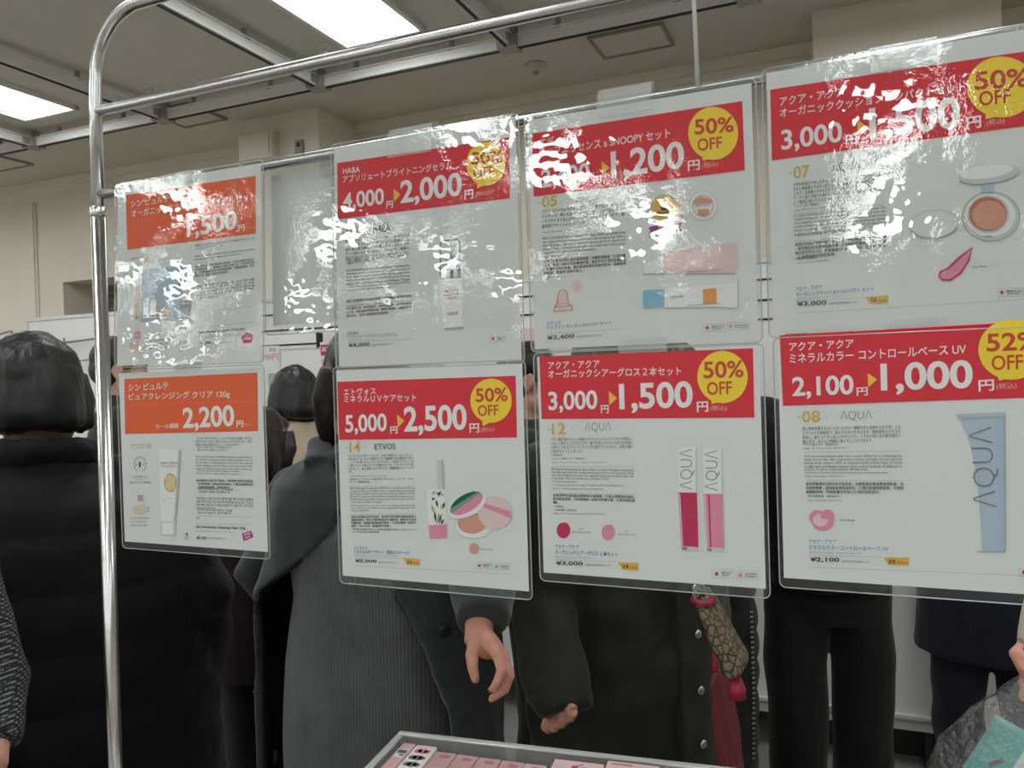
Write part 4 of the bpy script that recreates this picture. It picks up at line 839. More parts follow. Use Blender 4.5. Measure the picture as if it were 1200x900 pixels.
def carton(u, v, wd, dp, zt, m, label, kind, group=None):
    root = empty('cosmetic_box', tp(u+wd/2, v+dp/2, BOXZ), label, 'box', group)
    tbox(MB(), u, v, BOXZ, u+wd, v+dp, zt, .0012).build('carton', m, root)
    e = .0004
    if kind == 'sticker':
        s = tbox(MB(), u+wd*.12, v+.018, zt, u+wd*.92, v+.042, zt+e).build('price_sticker', M['whitebox'], root)
        mb = MB()
        for i in range(9): tbox(mb, u+wd*(.2+.07*i), v+.022, zt+e, u+wd*(.2+.07*i)+.0012+.0006*(i % 3), v+.031, zt+2*e)
        tbox(mb, u+wd*.5, v+.034, zt+e, u+wd*.85, v+.038, zt+2*e); mb.build('sticker_print', M['carton_ink'], s)
    if kind == 'swatch':
        for i in range(3 if dp > .05 else 1):
            vv = v+.016+i*.019
            mb = MB()
            for du, rr in ((.30, .006), (.52, .0072), (.72, .005)):
                c = tp(u+wd*du, vv, zt+e*.5); mb.lathe(c-Vector((0, 0, e*.5)), [(rr, 0), (rr, e), (0, e)], 14)
            mb.build('swatch_print', M['carton_ink'] if i else M['carton_rose'], root)
        tbox(MB(), u+.001, v, zt, u+wd-.001, v+.008, zt+e).build('end_band', M['pinkbox2'], root)
    if kind == 'motif':
        c = tp(u+wd*.5, v+.012, zt)
        mb = MB(); mb.lathe(c, [(.005, 0), (.005, e), (0, e)], 12); mb.lathe(c+tu*.006, [(.0035, 0), (.0035, e), (0, e)], 10); mb.build('motif_print', M['carton_rose'], root)
        tbox(MB(), u-.0006, v-.0006, BOXZ, u+wd+.0006, v+dp+.0006, zt+.0012, .0015).build('shrink_wrap', M['shrink'], root)
    if kind == 'cherry':
        mb = MB()
        for du, dv in ((.46, .018), (.66, .020)): mb.lathe(tp(u+wd*du, v+dv, zt), [(.0045, 0), (.0045, e), (0, e)], 14)
        mb.build('cherry_print', M['cherry'], root)
        a, c = tp(u+wd*.46, v+.016, zt+e), tp(u+wd*.6, v+.008, zt+e); MB().tube([a, c], .0006, 6).build('stalk_print', M['carton_ink'], root)
    if kind == 'plain': tbox(MB(), u+wd*.1, v+.006, zt, u+wd*.5, v+.010, zt+e).build('line_print', M['carton_rose'], root)
def uv_of(px, py, z):
    q = atz(px, py, z)-Vector((ta.x, ta.y, 0)); return q.dot(tu), q.dot(tv)
zt = .975
us = [uv_of(x, y, zt)[0] for x, y in ((469, 865), (493, 867), (518, 870), (539, 877), (564, 881), (590, 885), (617, 889), (642, 894))]
us = [max(us[0], .009)]+us[1:]
carton(us[0], .012, us[1]-us[0]-.0015, .15, zt, M['pinkbox'], 'pink carton with white barcode sticker in the back left tray corner', 'sticker')
carton(us[1], .013, us[2]-us[1]-.0015, .15, zt-.001, M['whitebox'], 'white carton printed with three colour swatches, second along the tray back', 'swatch')
nm = ['first', 'second', 'third', 'fourth', 'last']
for i in range(5):
    carton(us[2+i], .018+.001*i, us[3+i]-us[2+i]-.0015, .047, zt-.004, M['pinkbox'] if i < 4 else M['pinkbox2'], 'small shrink-wrapped pink carton, %s of five right of the swatch carton' % nm[i], 'motif', 'small pink cartons in the tray')
    carton(us[2+i], .069+.001*i, us[3+i]-us[2+i]-.0015, .047, zt-.006, M['pinkbox'], 'small shrink-wrapped pink carton in front of the %s one of the back row' % nm[i], 'motif', 'small pink cartons in the tray')
u8, u9 = uv_of(649, 890, zt+.006)[0], uv_of(708, 897, zt+.006)[0]
carton(u8, .016, u9-u8-.001, .09, zt+.004, M['pinkbox2'], 'pale pink carton with cherry print right of the small cartons', 'cherry')
u10 = uv_of(770, 903, zt+.006)[0]
carton(u9+.003, .012, u10-u9, .09, zt+.008, M['pinkbox2'], 'plain pale pink carton right of the cherry carton', 'plain')
v0 = .125
carton(.010, v0+.042, us[1]-us[0]-.0012, .11, zt-.02, M['pinkbox'], 'pink carton lying in front of the barcode carton', 'plain')
# the white swatch carton on top at the left rim, foremost
q = uv_of(424, 893, zt+.004)
carton(.010, q[1]-.006, us[1]-us[0]+.004, .07, zt+.003, M['whitebox'], 'white swatch carton foremost at the left tray rim', 'swatch') if q[1] > .165 else None

# ------------------------------------------------------------------ people
SKIN = mat('skin', (.62, .34, .26), .5, spec=.3, sss=.15, noise=(40, .06))
SKIN2 = mat('skin_ruddy', (.66, .32, .25), .5, spec=.3, sss=.15, noise=(60, .10))
NAIL = mat('fingernail', (.72, .42, .38), .25)
EYEW = mat('eye_white', (.8, .8, .78), .2); IRIS = mat('dark_iris', (.02, .012, .008), .15); BROW = mat('dark_brow', (.02, .016, .014), .8); LIPS = mat('lips', (.5, .18, .17), .4)
def hairmat(name, col):
    m = mat(name, col, .38, spec=.5); nt = m.node_tree; L = nt.links.new
    tc = nt.nodes.new('ShaderNodeTexCoord'); mp = nt.nodes.new('ShaderNodeMapping'); mp.inputs['Scale'].default_value = (260, 260, 9)
    n = nt.nodes.new('ShaderNodeTexNoise'); n.inputs['Scale'].default_value = 1; n.inputs['Detail'].default_value = 3
    bp = nt.nodes.new('ShaderNodeBump'); bp.inputs['Strength'].default_value = .6; bp.inputs['Distance'].default_value = .002
    L(tc.outputs['Object'], mp.inputs[0]); L(mp.outputs[0], n.inputs['Vector']); L(n.outputs[0], bp.inputs['Height']); L(bp.outputs[0], nt.nodes['Principled BSDF'].inputs['Normal'])
    return m
HAIR = hairmat('black_hair', (.010, .009, .009)); HAIR2 = hairmat('dark_brown_hair', (.022, .015, .013))
def nz(co, s, k=0): return mnoise.noise(Vector((co.x*s+k, co.y*s, co.z*s)))
def folds(amp, s=9, sz=.5): return lambda co, n: amp*(mnoise.noise(Vector((co.x*s, co.y*s, co.z*s*sz)))+.5*mnoise.noise(Vector((co.x*s*2.3+7, co.y*s*2.3, co.z*s*1.4))))

class Person:
    def __init__(s, loc, rot, h, skin=None):
        s.loc = Vector(loc); s.h = h; s.k = h/1.62; s.M = Matrix.Translation(s.loc) @ Matrix.Rotation(math.radians(rot), 4, 'Z')
        s.mb = MB(); s.kids = []; s.skin = skin or SKIN; s.hy = 0
    def W(s, x, y, z): return s.M @ (Vector((x, y, z))*s.k)
    def trunk(s, sy=0):
        rows = [(.77, 0, 0, .13, .09), (.84, 0, .01, .155, .105), (.90, 0, .01, .155, .105), (1.0, 0, 0, .115, .085), (1.12, 0, 0, .125, .092), (1.22, 0, 0, .15, .10), (1.30, 0, .005, .16, .085), (1.345, 0, .01, .10, .06), (1.37, 0, .012, .055, .052)]
        s.mb.rings([(z, x, y, a, b) for z, x, y, a, b in rows], 24, 2.2, True, s.M @ Matrix.Scale(s.k, 4))
        s.mb.tube([s.W(0, .012, 1.32), s.W(0, .008, 1.40), s.W(0, 0, 1.47)], [.054*s.k, .05*s.k, .05*s.k], 14)
        return s
    def head(s, yaw=0, nod=0):
        s.H = s.M @ Matrix.Scale(s.k, 4) @ Matrix.Translation((0, 0, 1.505)) @ Matrix.Rotation(math.radians(yaw), 4, 'Z') @ Matrix.Rotation(math.radians(nod), 4, 'X')
        H = s.H
        def ball(c, r, seg=18): s.mb.ball(None, r, H @ Matrix.Translation(c), seg)
        ball((0, .012, .03), (.074, .094, .082), 24); ball((0, -.03, -.03), (.058, .06, .084), 22); ball((0, -.064, -.09), (.027, .024, .024))
        ball((0, -.078, .018), (.048, .018, .012)); ball((0, -.088, -.060), (.022, .010, .009))
        for q in (-1, 1): ball((q*.034, -.064, -.03), (.025, .025, .028)); ball((q*.046, -.02, -.07), (.022, .04, .03))
        s.mb.tube([H @ Vector((0, -.086, .008)), H @ Vector((0, -.100, -.016)), H @ Vector((0, -.105, -.034)), H @ Vector((0, -.088, -.046))], [.007, .009, .012, .008], 10)
        for q in (-1, 1):
            E_ = H @ Matrix.Translation((q*.073, .014, -.010)) @ Matrix.Rotation(q*.35, 4, 'Z') @ Matrix.Rotation(-.15, 4, 'X')
            s.mb.ball(None, (.006, .020, .030), E_, 14); s.mb.ball(None, (.008, .010, .012), E_ @ Matrix.Translation((0, .004, -.024)), 10)
            pts = [E_ @ Vector((q*.006, .019*math.cos(t), .028*math.sin(t))) for t in [i*PI/8-.9 for i in range(12)]]
            s.mb.tube(pts, .0042, 8)
        return s
    def face(s, root):
        H = s.H
        for q in (-1, 1):
            b = MB(); b.ball(None, (.0115, .007, .0042), H @ Matrix.Translation((q*.031, -.0805, .001)), 14); b.slot = 1; b.ball(None, (.0048, .0028, .0042), H @ Matrix.Translation((q*.031, -.0862, .001)), 12)
            put('eye', b.mesh(), [EYEW, IRIS], root, True)
            MB().tube([H @ Vector((q*.014, -.0935, .021)), H @ Vector((q*.03, -.0935, .026)), H @ Vector((q*.047, -.080, .020))], [.002, .003, .0014], 8).build('eyebrow', BROW, root, True)
        MB().tube([H @ Vector((-.021, -.090, -.060)), H @ Vector((0, -.0975, -.058)), H @ Vector((.021, -.090, -.060))], [.002, .0052, .002], 8).build('lips', LIPS, root, True)
    def arm(s, pts, r=(.048, .042, .036, .026)):
        """shoulder, elbow, wrist in world coordinates"""
        a, b, c = [Vector(p) for p in pts]
        s.mb.tube([a, a.lerp(b, .5), b, b.lerp(c, .3), b.lerp(c, .7), c, c+(c-b).normalized()*.02], [x*s.k for x in (r[0], r[1], r[2], r[2], r[3]*1.12, r[3], r[3])], 14)
        s.mb.ball(a, r[0]*s.k); return s
    def sh(s, q): return s.W(q*.158, .005, 1.285)
    def hang(s, q, out=.06, fwd=.0):
        """a relaxed arm hanging at the side"""
        a = s.sh(q); b = s.W(q*(.19+out*.5), .02-fwd*.3, 1.03); c = s.W(q*(.195+out*.4), -.03-fwd, .80)
        s.arm((a, b, c)); d = (c-b).normalized(); inn = (s.M.to_3x3() @ Vector((-q, 0, 0))).normalized(); fw = (s.M.to_3x3() @ Vector((0, -1, 0))).normalized()
        s.hand(c, d, inn, fw); return a, b, c
    def pocket(s, q):
        """arm bent with the hand inside the coat's side pocket"""
        a = s.sh(q); b = s.W(q*.255, .07, 1.05); c = s.W(q*.185, -.03, .90); s.arm((a, b, c)); R = s.M.to_3x3()
        s.hand(c, R @ Vector((-q*.45, -.25, -.8)), R @ Vector((-q, 0, 0)), R @ Vector((0, -1, 0)), .3, .85); return a, b, c
    def behind(s, q):
        """hands clasped behind the back"""
        a = s.sh(q); b = s.W(q*.20, .10, 1.06); c = s.W(q*.07, .215+.02*q, .96); s.arm((a, b, c)); R = s.M.to_3x3()
        s.hand(c, R @ Vector((-q*.8, .1, -.5)), R @ Vector((0, 1, 0)), R @ Vector((0, 0, 1)), .4, .85); return a, b, c
    def hold(s, q):
        """forearm raised in front of the chest, looking at something in the hand"""
        a = s.sh(q); b = s.W(q*.20, -.06, 1.06); c = s.W(q*.09, -.26, 1.13); s.arm((a, b, c)); R = s.M.to_3x3()
        s.hand(c, c-b, R @ Vector((-q*.3, -.2, 1)), R @ Vector((q, -.6, .3)), .8); return a, b, c
    def hand(s, w, d, nrm, lat, curl=.35, sz=1):
        w, d = Vector(w), Vector(d).normalized(); lat = (Vector(lat)-d*Vector(lat).dot(d)).normalized(); nrm = d.cross(lat) if d.cross(lat).dot(Vector(nrm)) > 0 else -d.cross(lat)
        k = s.k*sz; b = s.mb
        for i in range(4):
            o = lat*(.027-.018*i)*k
            b.tube([w+o*.6, w+d*.04*k+o*.85, w+d*.088*k+o], [.013*k, .0135*k, .0105*k], 10)
        b.tube([w-d*.015*k, w+d*.05*k, w+d*.075*k], [(.028*k, .019*k)]*3, 12) if False else b.ball(w+d*.045*k, (.03*k, .03*k, .03*k), Matrix((lat, d, nrm)).transposed().to_4x4().copy() if False else Matrix.Translation(w+d*.042*k) @ Matrix((lat, d, nrm)).transposed().to_4x4() @ Matrix.Diagonal((1.05, 1.45, .45, 1)), 14)
        for i, L in enumerate((.070, .079, .073, .057)):
            p = w+d*.088*k+lat*(.027-.018*i)*k; pts = [p]; a = curl*.6
            for f in (.44, .31, .25):
                p = p+(d*math.cos(a)+nrm*math.sin(a))*L*f*k; pts.append(p); a += curl*1.25
            r = .0082*k if i < 3 else .007*k
            b.tube(pts, [r*1.12, r, r*.95, r*.78], 10); b.ball(pts[-1], r*.8, seg=8)
        t0 = w+d*.022*k+lat*.022*k+nrm*.006*k; t1 = t0+(lat*.72+d*.62+nrm*.2).normalized()*.040*k; t2 = t1+(lat*.3+d*.9+nrm*.35).normalized()*.032*k; t3 = t2+(d*.9+nrm*.45).normalized()*.022*k
        b.tube([t0, t1, t2, t3], [.015*k, .011*k, .0098*k, .0075*k], 10); b.ball(t3, .0078*k, seg=8)
        return s
    def chain(s, pts, r0, r1):
        n = len(pts); s.mb.tube(pts, [r0+(r1-r0)*i/(n-1) for i in range(n)], 12); s.mb.ball(pts[-1], r1*1.0, seg=10)
        for i in range(1, n-1): s.mb.ball(pts[i], (r0+(r1-r0)*i/(n-1))*1.04, seg=10)
    def legs(s, sp=.085, step=0):
        for q in (-1, 1):
            s.mb.tube([s.W(q*.075, 0, .84), s.W(q*sp, -.01+q*step*.3, .62), s.W(q*sp, -.01+q*step*.6, .44), s.W(q*sp, .01+q*step, .24), s.W(q*sp, .02+q*step, .05)], [.082*s.k, .072*s.k, .052*s.k, .046*s.k, .034*s.k], 14)
            s.mb.tube([s.W(q*sp, .03+q*step, .035), s.W(q*sp, -.06+q*step, .035), s.W(q*sp, -.15+q*step, .024)], [(.034*s.k, .03*s.k), (.04*s.k, .028*s.k), (.03*s.k, .018*s.k)], 12)
        s.sp, s.step = sp, step; return s
    def finish(s, label, voxel=.007, smooth=3, face=True, group=None):
        me = remesh(s.mb.mesh(), voxel, smooth)
        s.root = put('person', me, s.skin, None, True, label=label, cat='person', base=s.loc, group=group)
        if face: s.face(s.root)
        return s
    def wear(s, name, mb, m, voxel=.006, smooth=4, fn=None, label=None):
        me = mb.mesh() if not voxel else remesh(mb.mesh(), voxel, smooth, fn)
        return put(name, me, m, s.root, True, label=label)
    def cuff_tube(s, mb, pts, rad, wall=.008, n=18, ball=True):
        """a sleeve or trouser leg ending in an open hem"""
        pts = [Vector(p) for p in pts]; d = (pts[-1]-pts[-2]).normalized(); r = rad[-1]
        if ball: mb.ball(pts[0], min(rad[0], .082))
        return mb.tube(pts+[pts[-1]-d*.001, pts[-1]-d*.03], list(rad)+[r-wall, r-wall-.004], n)
    def trousers(s, m, r=(.10, .09, .075, .068), fn=None, voxel=.008):
        b = MB(); b.rings([(z, 0, y, rx, ry) for z, y, rx, ry in ((.74, .005, .15, .11), (.80, .01, .165, .125), (.90, .01, .165, .12), (.98, 0, .14, .105))], 22, 2.2, True, s.M @ Matrix.Scale(s.k, 4))
        for q in (-1, 1):
            sp, st = s.sp, s.step
            s.cuff_tube(b, [s.W(q*.078, 0, .84), s.W(q*sp, -.01+q*st*.3, .62), s.W(q*sp, -.01+q*st*.6, .44), s.W(q*sp, .01+q*st, .24), s.W(q*sp, .015+q*st, .06)], [x*s.k for x in (r[0], r[1], r[2], r[3], r[3])])
        s.wear('trousers', b, m, voxel, 4, fn or folds(.006))
    def shoes(s, m):
        for q in (-1, 1):
            b = MB(); T = s.M @ Matrix.Scale(s.k, 4) @ Matrix.Translation((q*s.sp, q*s.step, 0))
            b.rings([(.0, 0, -.055, .045, .125), (.022, 0, -.055, .046, .127), (.05, 0, -.045, .043, .11), (.075, 0, .0, .04, .06), (.10, 0, .015, .042, .05)], 18, 2.2, True, T)
            s.wear('shoe', b, m, None)
    def hair(s, m, kind='bob', length=.12, voxel=.006, vol=1.0):
        H = s.H; b = MB()
        def ball(c, r): b.ball(None, r, H @ Matrix.Translation(c), 24)
        ball((0, .022, .042), (.083*vol, .096*vol, .083*vol))
        if kind == 'short':
            ball((0, .05, -.005), (.074*vol, .066*vol, .075)); 
            for q in (-1, 1): ball((q*.066, -.018, .03), (.016, .03, .035))
        else:
            rows = []
            for z, rx, ry, y in ((.05, .086, .080, .035), (0, .093, .078, .038), (-.05, .097, .074, .04), (-.05-length*.5, .097, .068, .042), (-.05-length, .086, .056, .042)): rows.append((z, 0, y, rx*vol, ry*vol))
            b.rings(list(reversed(rows)), 26, 2.2, True, H)
            for q in (-1, 1):
                b.tube([H @ Vector((q*.070, -.035, .05)), H @ Vector((q*.084, -.035, -.01)), H @ Vector((q*.086, -.028, -.06)), H @ Vector((q*.078, -.012, -.055-length*.8))], [.02, .024, .020, .009], 12)
            ball((0, -.028, .074), (.070, .062, .034))
        fn = lambda co, n: .0028*mnoise.noise(Vector((co.x*90, co.y*90, co.z*7))) + .007*mnoise.noise(Vector((co.x*24, co.y*24, co.z*5))) + .004*mnoise.noise(Vector((co.x*9, co.y*9, co.z*9)))
        return s.wear('hair', b, m, voxel, 3, fn)

def ring_pt(rows, th, z, e=2.3):
    """point on a garment's ring stack at angle th from the front (-y), height z"""
    rows = sorted(rows)
    for a, b in zip(rows, rows[1:]):
        if a[0] <= z <= b[0]:
            t = (z-a[0])/(b[0]-a[0]); cx, cy, rx, ry = [a[i]+(b[i]-a[i])*t for i in (1, 2, 3, 4)]
            c, q = math.sin(th), -math.cos(th)
            return Vector((cx+rx*math.copysign(abs(c)**(2/e), c), cy+ry*math.copysign(abs(q)**(2/e), q), z))
    return Vector((0, 0, z))

def fabric(name, col, rough=.85, bs=400, bd=.0008, nz_=(12, .12), sheen=.1): return mat(name, col, rough, spec=.25, noise=nz_, bump=(bs, .5, bd), sheen=sheen)
BLACK_DOWN = fabric('black_down_cloth', (.0042, .0045, .0055), .75, 300, .0006); SLATE = fabric('slate_wool', (.036, .043, .048), .9, 500, .0012, (25, .2), .3); LINING = mat('black_lining', (.006, .006, .007), .5)
OLIVE = fabric('dark_olive_cotton', (.020, .022, .015), .62, 500, .0006); BLACKT = fabric('black_trouser_cloth', (.009, .009, .0095), .8); NAVY = fabric('dark_navy_cloth', (.009, .012, .020), .8); NAVYT = fabric('navy_denim', (.010, .013, .024), .8)
CREAM = fabric('cream_knit', (.62, .50, .38), .9, 350, .002); BEIGE = fabric('beige_coat_cloth', (.50, .45, .39), .9, 350, .002); MAROON = fabric('maroon_cloth', (.014, .005, .008), .85); MAGENTA = fabric('magenta_knit', (.16, .012, .075), .85); CHAR = fabric('charcoal_cloth', (.03, .03, .033), .85)
SHOE = mat('black_shoe', (.012, .012, .012), .35); SHOE2 = mat('brown_shoe', (.06, .035, .02), .4); STEEL = mat('steel_snap', (.5, .5, .5), .25, 1)
def wave_cloth(name, col, scale, dist, axis='X'):
    m = fabric(name, col, .9, 700, .0006, (25, .15), .25); nt = m.node_tree; L = nt.links.new
    tc = nt.nodes.new('ShaderNodeTexCoord'); wv = nt.nodes.new('ShaderNodeTexWave'); wv.bands_direction = axis; wv.inputs['Scale'].default_value = scale; wv.inputs['Distortion'].default_value = .6; wv.inputs['Detail'].default_value = 1
    bp = nt.nodes.new('ShaderNodeBump'); bp.inputs['Strength'].default_value = .8; bp.inputs['Distance'].default_value = dist
    L(tc.outputs['Object'], wv.inputs['Vector']); L(wv.outputs['Fac'], bp.inputs['Height'])
    b = nt.nodes['Principled BSDF']; old = b.inputs['Normal'].links[0].from_socket; L(old, bp.inputs['Normal']); L(bp.outputs[0], b.inputs['Normal']); return m
KNIT = wave_cloth('grey_ribbed_knit', (.105, .117, .114), 62, .0011)
def tweed():
    m = mat('black_white_tweed', (.02, .02, .022), .9); nt = m.node_tree; L = nt.links.new; N = nt.nodes.new
    tc = N('ShaderNodeTexCoord'); prev = None
    acc = None
    for ax, sc in (('X', 66), ('Z', 66)):
        wv = N('ShaderNodeTexWave'); wv.bands_direction = ax; wv.inputs['Scale'].default_value = sc; wv.inputs['Distortion'].default_value = 3; wv.inputs['Detail'].default_value = 2; wv.inputs['Detail Scale'].default_value = 3
        L(tc.outputs['Object'], wv.inputs['Vector'])
        if acc is None: acc = wv.outputs['Fac']
        else:
            mx = N('ShaderNodeMath'); mx.operation = 'MULTIPLY'; L(acc, mx.inputs[0]); L(wv.outputs['Fac'], mx.inputs[1]); acc = mx.outputs[0]
    n = N('ShaderNodeTexNoise'); n.inputs['Scale'].default_value = 420; n.inputs['Detail'].default_value = 3; L(tc.outputs['Object'], n.inputs['Vector'])
    m2 = N('ShaderNodeMath'); m2.operation = 'MULTIPLY'; L(acc, m2.inputs[0]); L(n.outputs[0], m2.inputs[1])
    cr = N('ShaderNodeValToRGB'); cr.color_ramp.elements[0].position = .10; cr.color_ramp.elements[0].color = (.010, .011, .014, 1); cr.color_ramp.elements[1].position = .42; cr.color_ramp.elements[1].color = (.26, .27, .28, 1)
    L(m2.outputs[0], cr.inputs[0]); L(cr.outputs[0], nt.nodes['Principled BSDF'].inputs['Base Color'])
    bp = N('ShaderNodeBump'); bp.inputs['Distance'].default_value = .003; L(m2.outputs[0], bp.inputs['Height']); L(bp.outputs[0], nt.nodes['Principled BSDF'].inputs['Normal'])
    return m
TWEED = tweed()
def quilt(amp, step, k=0): return lambda co, n: amp*(abs(math.sin(PI*(co.z+.012*mnoise.noise(Vector((co.x*3, co.y*3, 0))))/step))**.6) + .005*nz(co, 9) + .003*nz(co, 22, 4)

# 1 -- the woman in the slate coat and grey knit dress, behind the tray
P = Person((-.90, 1.36, 0), 24, 1.60, SKIN2)
P.trunk().head(10, 14).legs(.08)
ls, le, lw = at(545, 560, 1.29), at(566, 668, 1.215), at(561, 741, 1.135)
rs, re, rw = at(358, 578, 1.37), at(305, 668, 1.41), P.W(-.17, .20, .95)
P.arm((ls, le, lw), (.045, .04, .034, .023)); P.arm((rs, re, rw)); P.hand(rw, (.6, .2, -.6), (0, -1, 0), (0, 0, 1), .3, .9)
# her left hand, hanging over the tray rim, fingers curled towards the palm
wq = at(562, 740, 1.13)
for a, c in (((583, 767), 1.100), ((589, 769), 1.117), ((588, 771), 1.135), ((583, 770), 1.150)):
    P.mb.tube([wq, at((560+a[0])/2+2, (738+a[1])/2, (1.13+c)/2), at(*a, c)], [.018, .0135, .0100], 12)
P.mb.ball(at(571, 757, 1.128), .021); P.mb.ball(at(563, 748, 1.122), .021)
P.chain([at(583, 767, 1.100), at(588, 785, 1.090), at(583, 799, 1.085), at(578, 808, 1.085)], .0095, .0068)
P.chain([at(590, 769, 1.117), at(597, 793, 1.108), at(592, 808, 1.103), at(576, 819, 1.100)], .0095, .0066)
P.chain([at(588, 771, 1.137), at(595, 796, 1.131), at(589, 810, 1.125), at(579, 817, 1.120)], .0092, .0064)
P.chain([at(583, 770, 1.153), at(588, 791, 1.153), at(583, 803, 1.148), at(575, 808, 1.143)], .0082, .0058)
P.chain([at(558, 750, 1.116), at(553, 768, 1.098), at(554, 783, 1.090), at(557, 796, 1.087)], .0125, .0072)
P.finish('woman in open slate-grey coat over a grey ribbed knit dress, hand hanging over the tray', .0034, 3)
for a, c in ((at(557.5, 794, 1.083), at(557.5, 800, 1.084)), (at(576.5, 806, 1.0805), at(574.5, 811, 1.083))):
    d = (c-a).normalized(); x, y = basis(d)
    MB().tube([a-d*.003, a+d*.002, c], [(.0042, .0015), (.0046, .0016), (.003, .001)], 10).build('fingernail', NAIL, P.root, True)
P.hair(HAIR2, 'bob', .10)
drows = [(.42, 0, 0, .20, .15), (.60, 0, 0, .19, .15), (.80, 0, 0, .185, .145), (.95, 0, -.005, .175, .14), (1.08, 0, -.01, .155, .135), (1.20, 0, -.012, .165, .135), (1.28, 0, .0, .165, .105), (1.33, 0, .005, .12, .08), (1.375, 0, .01, .066, .062)]
b = MB(); b.rings(drows, 36, 2.2, True, P.M)
def knit_folds(co, n):
    return .006*mnoise.noise(Vector((co.x*8+co.z*3, co.y*8, co.z*3.2))) + .003*mnoise.noise(Vector((co.x*20, co.y*20, co.z*6)))
P.wear('knit_dress', b, KNIT, .006, 4, knit_folds)
# open coat: shell rows (z, rx, ry, gap on her right, gap on her left) in degrees
crow = [(.50, .265, .20, 100, 46), (.70, .265, .195, 100, 42), (.88, .262, .185, 100, 36), (1.0, .257, .172, 99, 26), (1.05, .25, .165, 92, 20), (1.09, .238, .158, 66, 15), (1.13, .225, .153, 46, 13), (1.17, .215, .15, 27, 12), (1.22, .208, .147, 12, 12), (1.26, .203, .142, 8, 12), (1.30, .195, .125, 9, 12), (1.335, .15, .10, 20, 20), (1.365, .088, .08, 26, 26)]
def shell(mb, rows, t, n=40, M_=None, off=0):
    R = []
    for z, rx, ry, g0, g1 in rows:
        a0, a1 = math.radians(-g0), math.radians(g1-360)
        o, i_ = [], []
        for j in range(n+1):
            th = a0+(a1-a0)*j/n; c, q = math.sin(th), -math.cos(th)
            for lst, d in ((o, off), (i_, off-t)): lst.append(Vector(((rx+d)*math.copysign(abs(c)**.9, c), (ry+d)*math.copysign(abs(q)**.9, q), z)))
        R.append([mb.bm.verts.new((M_ or P.M) @ p) for p in o+list(reversed(i_))])
    return mb.skin(R)
b = MB(); shell(b, crow, .014)
P.cuff_tube(b, [ls+Vector((-.05, .03, .02)), ls, ls.lerp(le, .5), le, le.lerp(lw, .5), lw+Vector((.003, .004, .015))], [.06, .072, .064, .060, .053, .046])
P.cuff_tube(b, [rs+Vector((.05, -.03, .02)), rs, rs.lerp(re, .5), re, re.lerp(rw, .5), rw], [.06, .072, .062, .060, .054, .048])
b.tube([P.W(-.085, -.085, 1.36), P.W(-.095, .0, 1.395), P.W(-.06, .075, 1.415), P.W(0, .095, 1.42), P.W(.06, .075, 1.415), P.W(.095, 0, 1.395), P.W(.085, -.085, 1.36)], [(.03, .016)]*7, 14)
b.tube([P.W(-.05, .10, 1.37), P.W(0, .125, 1.35), P.W(.05, .10, 1.37)], [.05, .065, .05], 14)
P.trousers(LINING)
P.wear('coat', b, SLATE, .006, 5, folds(.009, 8, .6))
b = MB(); shell(b, [r for r in crow if r[0] < 1.32], .003, off=-.016); P.wear('coat_lining', b, LINING, None)
for zz in (1.0,):
    MB().lathe(P.M @ ring_pt([(z, 0, 0, a+.004, c+.004) for z, a, c, _, _ in crow], math.radians(34), 1.03), [(.011, 0), (.012, .003), (.009, .005), (0, .005)], 16, P.M.to_3x3() @ Vector((.5, -1, 0))).build('button', LINING, P.root, True)
P.shoes(SHOE)

# 2 -- the woman in the black down coat, seen from behind at the left
c0 = at(42, 455, 1.14)
P = Person((c0.x, 1.14, 0), 226, 1.60)
P.trunk().head(-8, 8).legs(.09)
arms = [P.hang(q, .20, .02) for q in (-1, 1)]
P.finish('dark-haired woman in a black down coat seen from behind, left of the steel post', .008)
P.hair(HAIR, 'bob', .03, .006, 1.12)
rows = [(.30, 0, 0, .355, .26), (.60, 0, 0, .355, .25), (.85, 0, 0, .345, .24), (1.05, 0, 0, .315, .22), (1.20, 0, 0, .265, .19), (1.28, 0, .005, .225, .155), (1.335, 0, .01, .135, .115), (1.37, 0, .012, .095, .09), (1.395, 0, .012, .075, .075)]
b = MB(); b.rings(rows, 36, 2.2, True, P.M @ Matrix.Scale(P.k, 4))
for a, e_, w_ in arms: P.cuff_tube(b, [a, a.lerp(e_, .5), e_, e_.lerp(w_, .5), w_], [.105, .10, .095, .085, .07])
P.wear('down_coat', b, BLACK_DOWN, .008, 3, quilt(.006, .11))
b = MB(); b.tube([P.W(.10*math.cos(t), .012+.095*math.sin(t), 1.385+.014*math.sin(t)) for t in [i*2*PI/20 for i in range(21)]], .026, 12, False)
P.wear('collar', b, BLACK_DOWN, .006, 3, folds(.006, 25, 1)); P.trousers(BLACKT); P.shoes(SHOE)

# 3 -- the man behind the post, only his ear and collar showing
c0 = at(143, 448, 2.45)
P = Person((c0.x, 2.45, 0), 140, 1.70)
P.trunk().head(0, 6).legs(); arms = [P.hang(q) for q in (-1, 1)]
P.finish('man with short dark hair and one ear showing beside the steel post', .006)
P.hair(HAIR, 'short'); rows = [(.72, 0, 0, .20, .15), (1.0, 0, 0, .20, .15), (1.2, 0, 0, .215, .14), (1.29, 0, 0, .195, .12), (1.34, 0, .01, .12, .09), (1.40, 0, .012, .075, .072)]
b = MB(); b.rings(rows, 28, 2.2, True, P.M @ Matrix.Scale(P.k, 4))
for a, e_, w_ in arms: P.cuff_tube(b, [a, a.lerp(e_, .5), e_, w_], [.08, .07, .062, .05])
P.wear('jacket', b, CHAR, .008, 4, folds(.008)); P.trousers(BLACKT); P.shoes(SHOE)

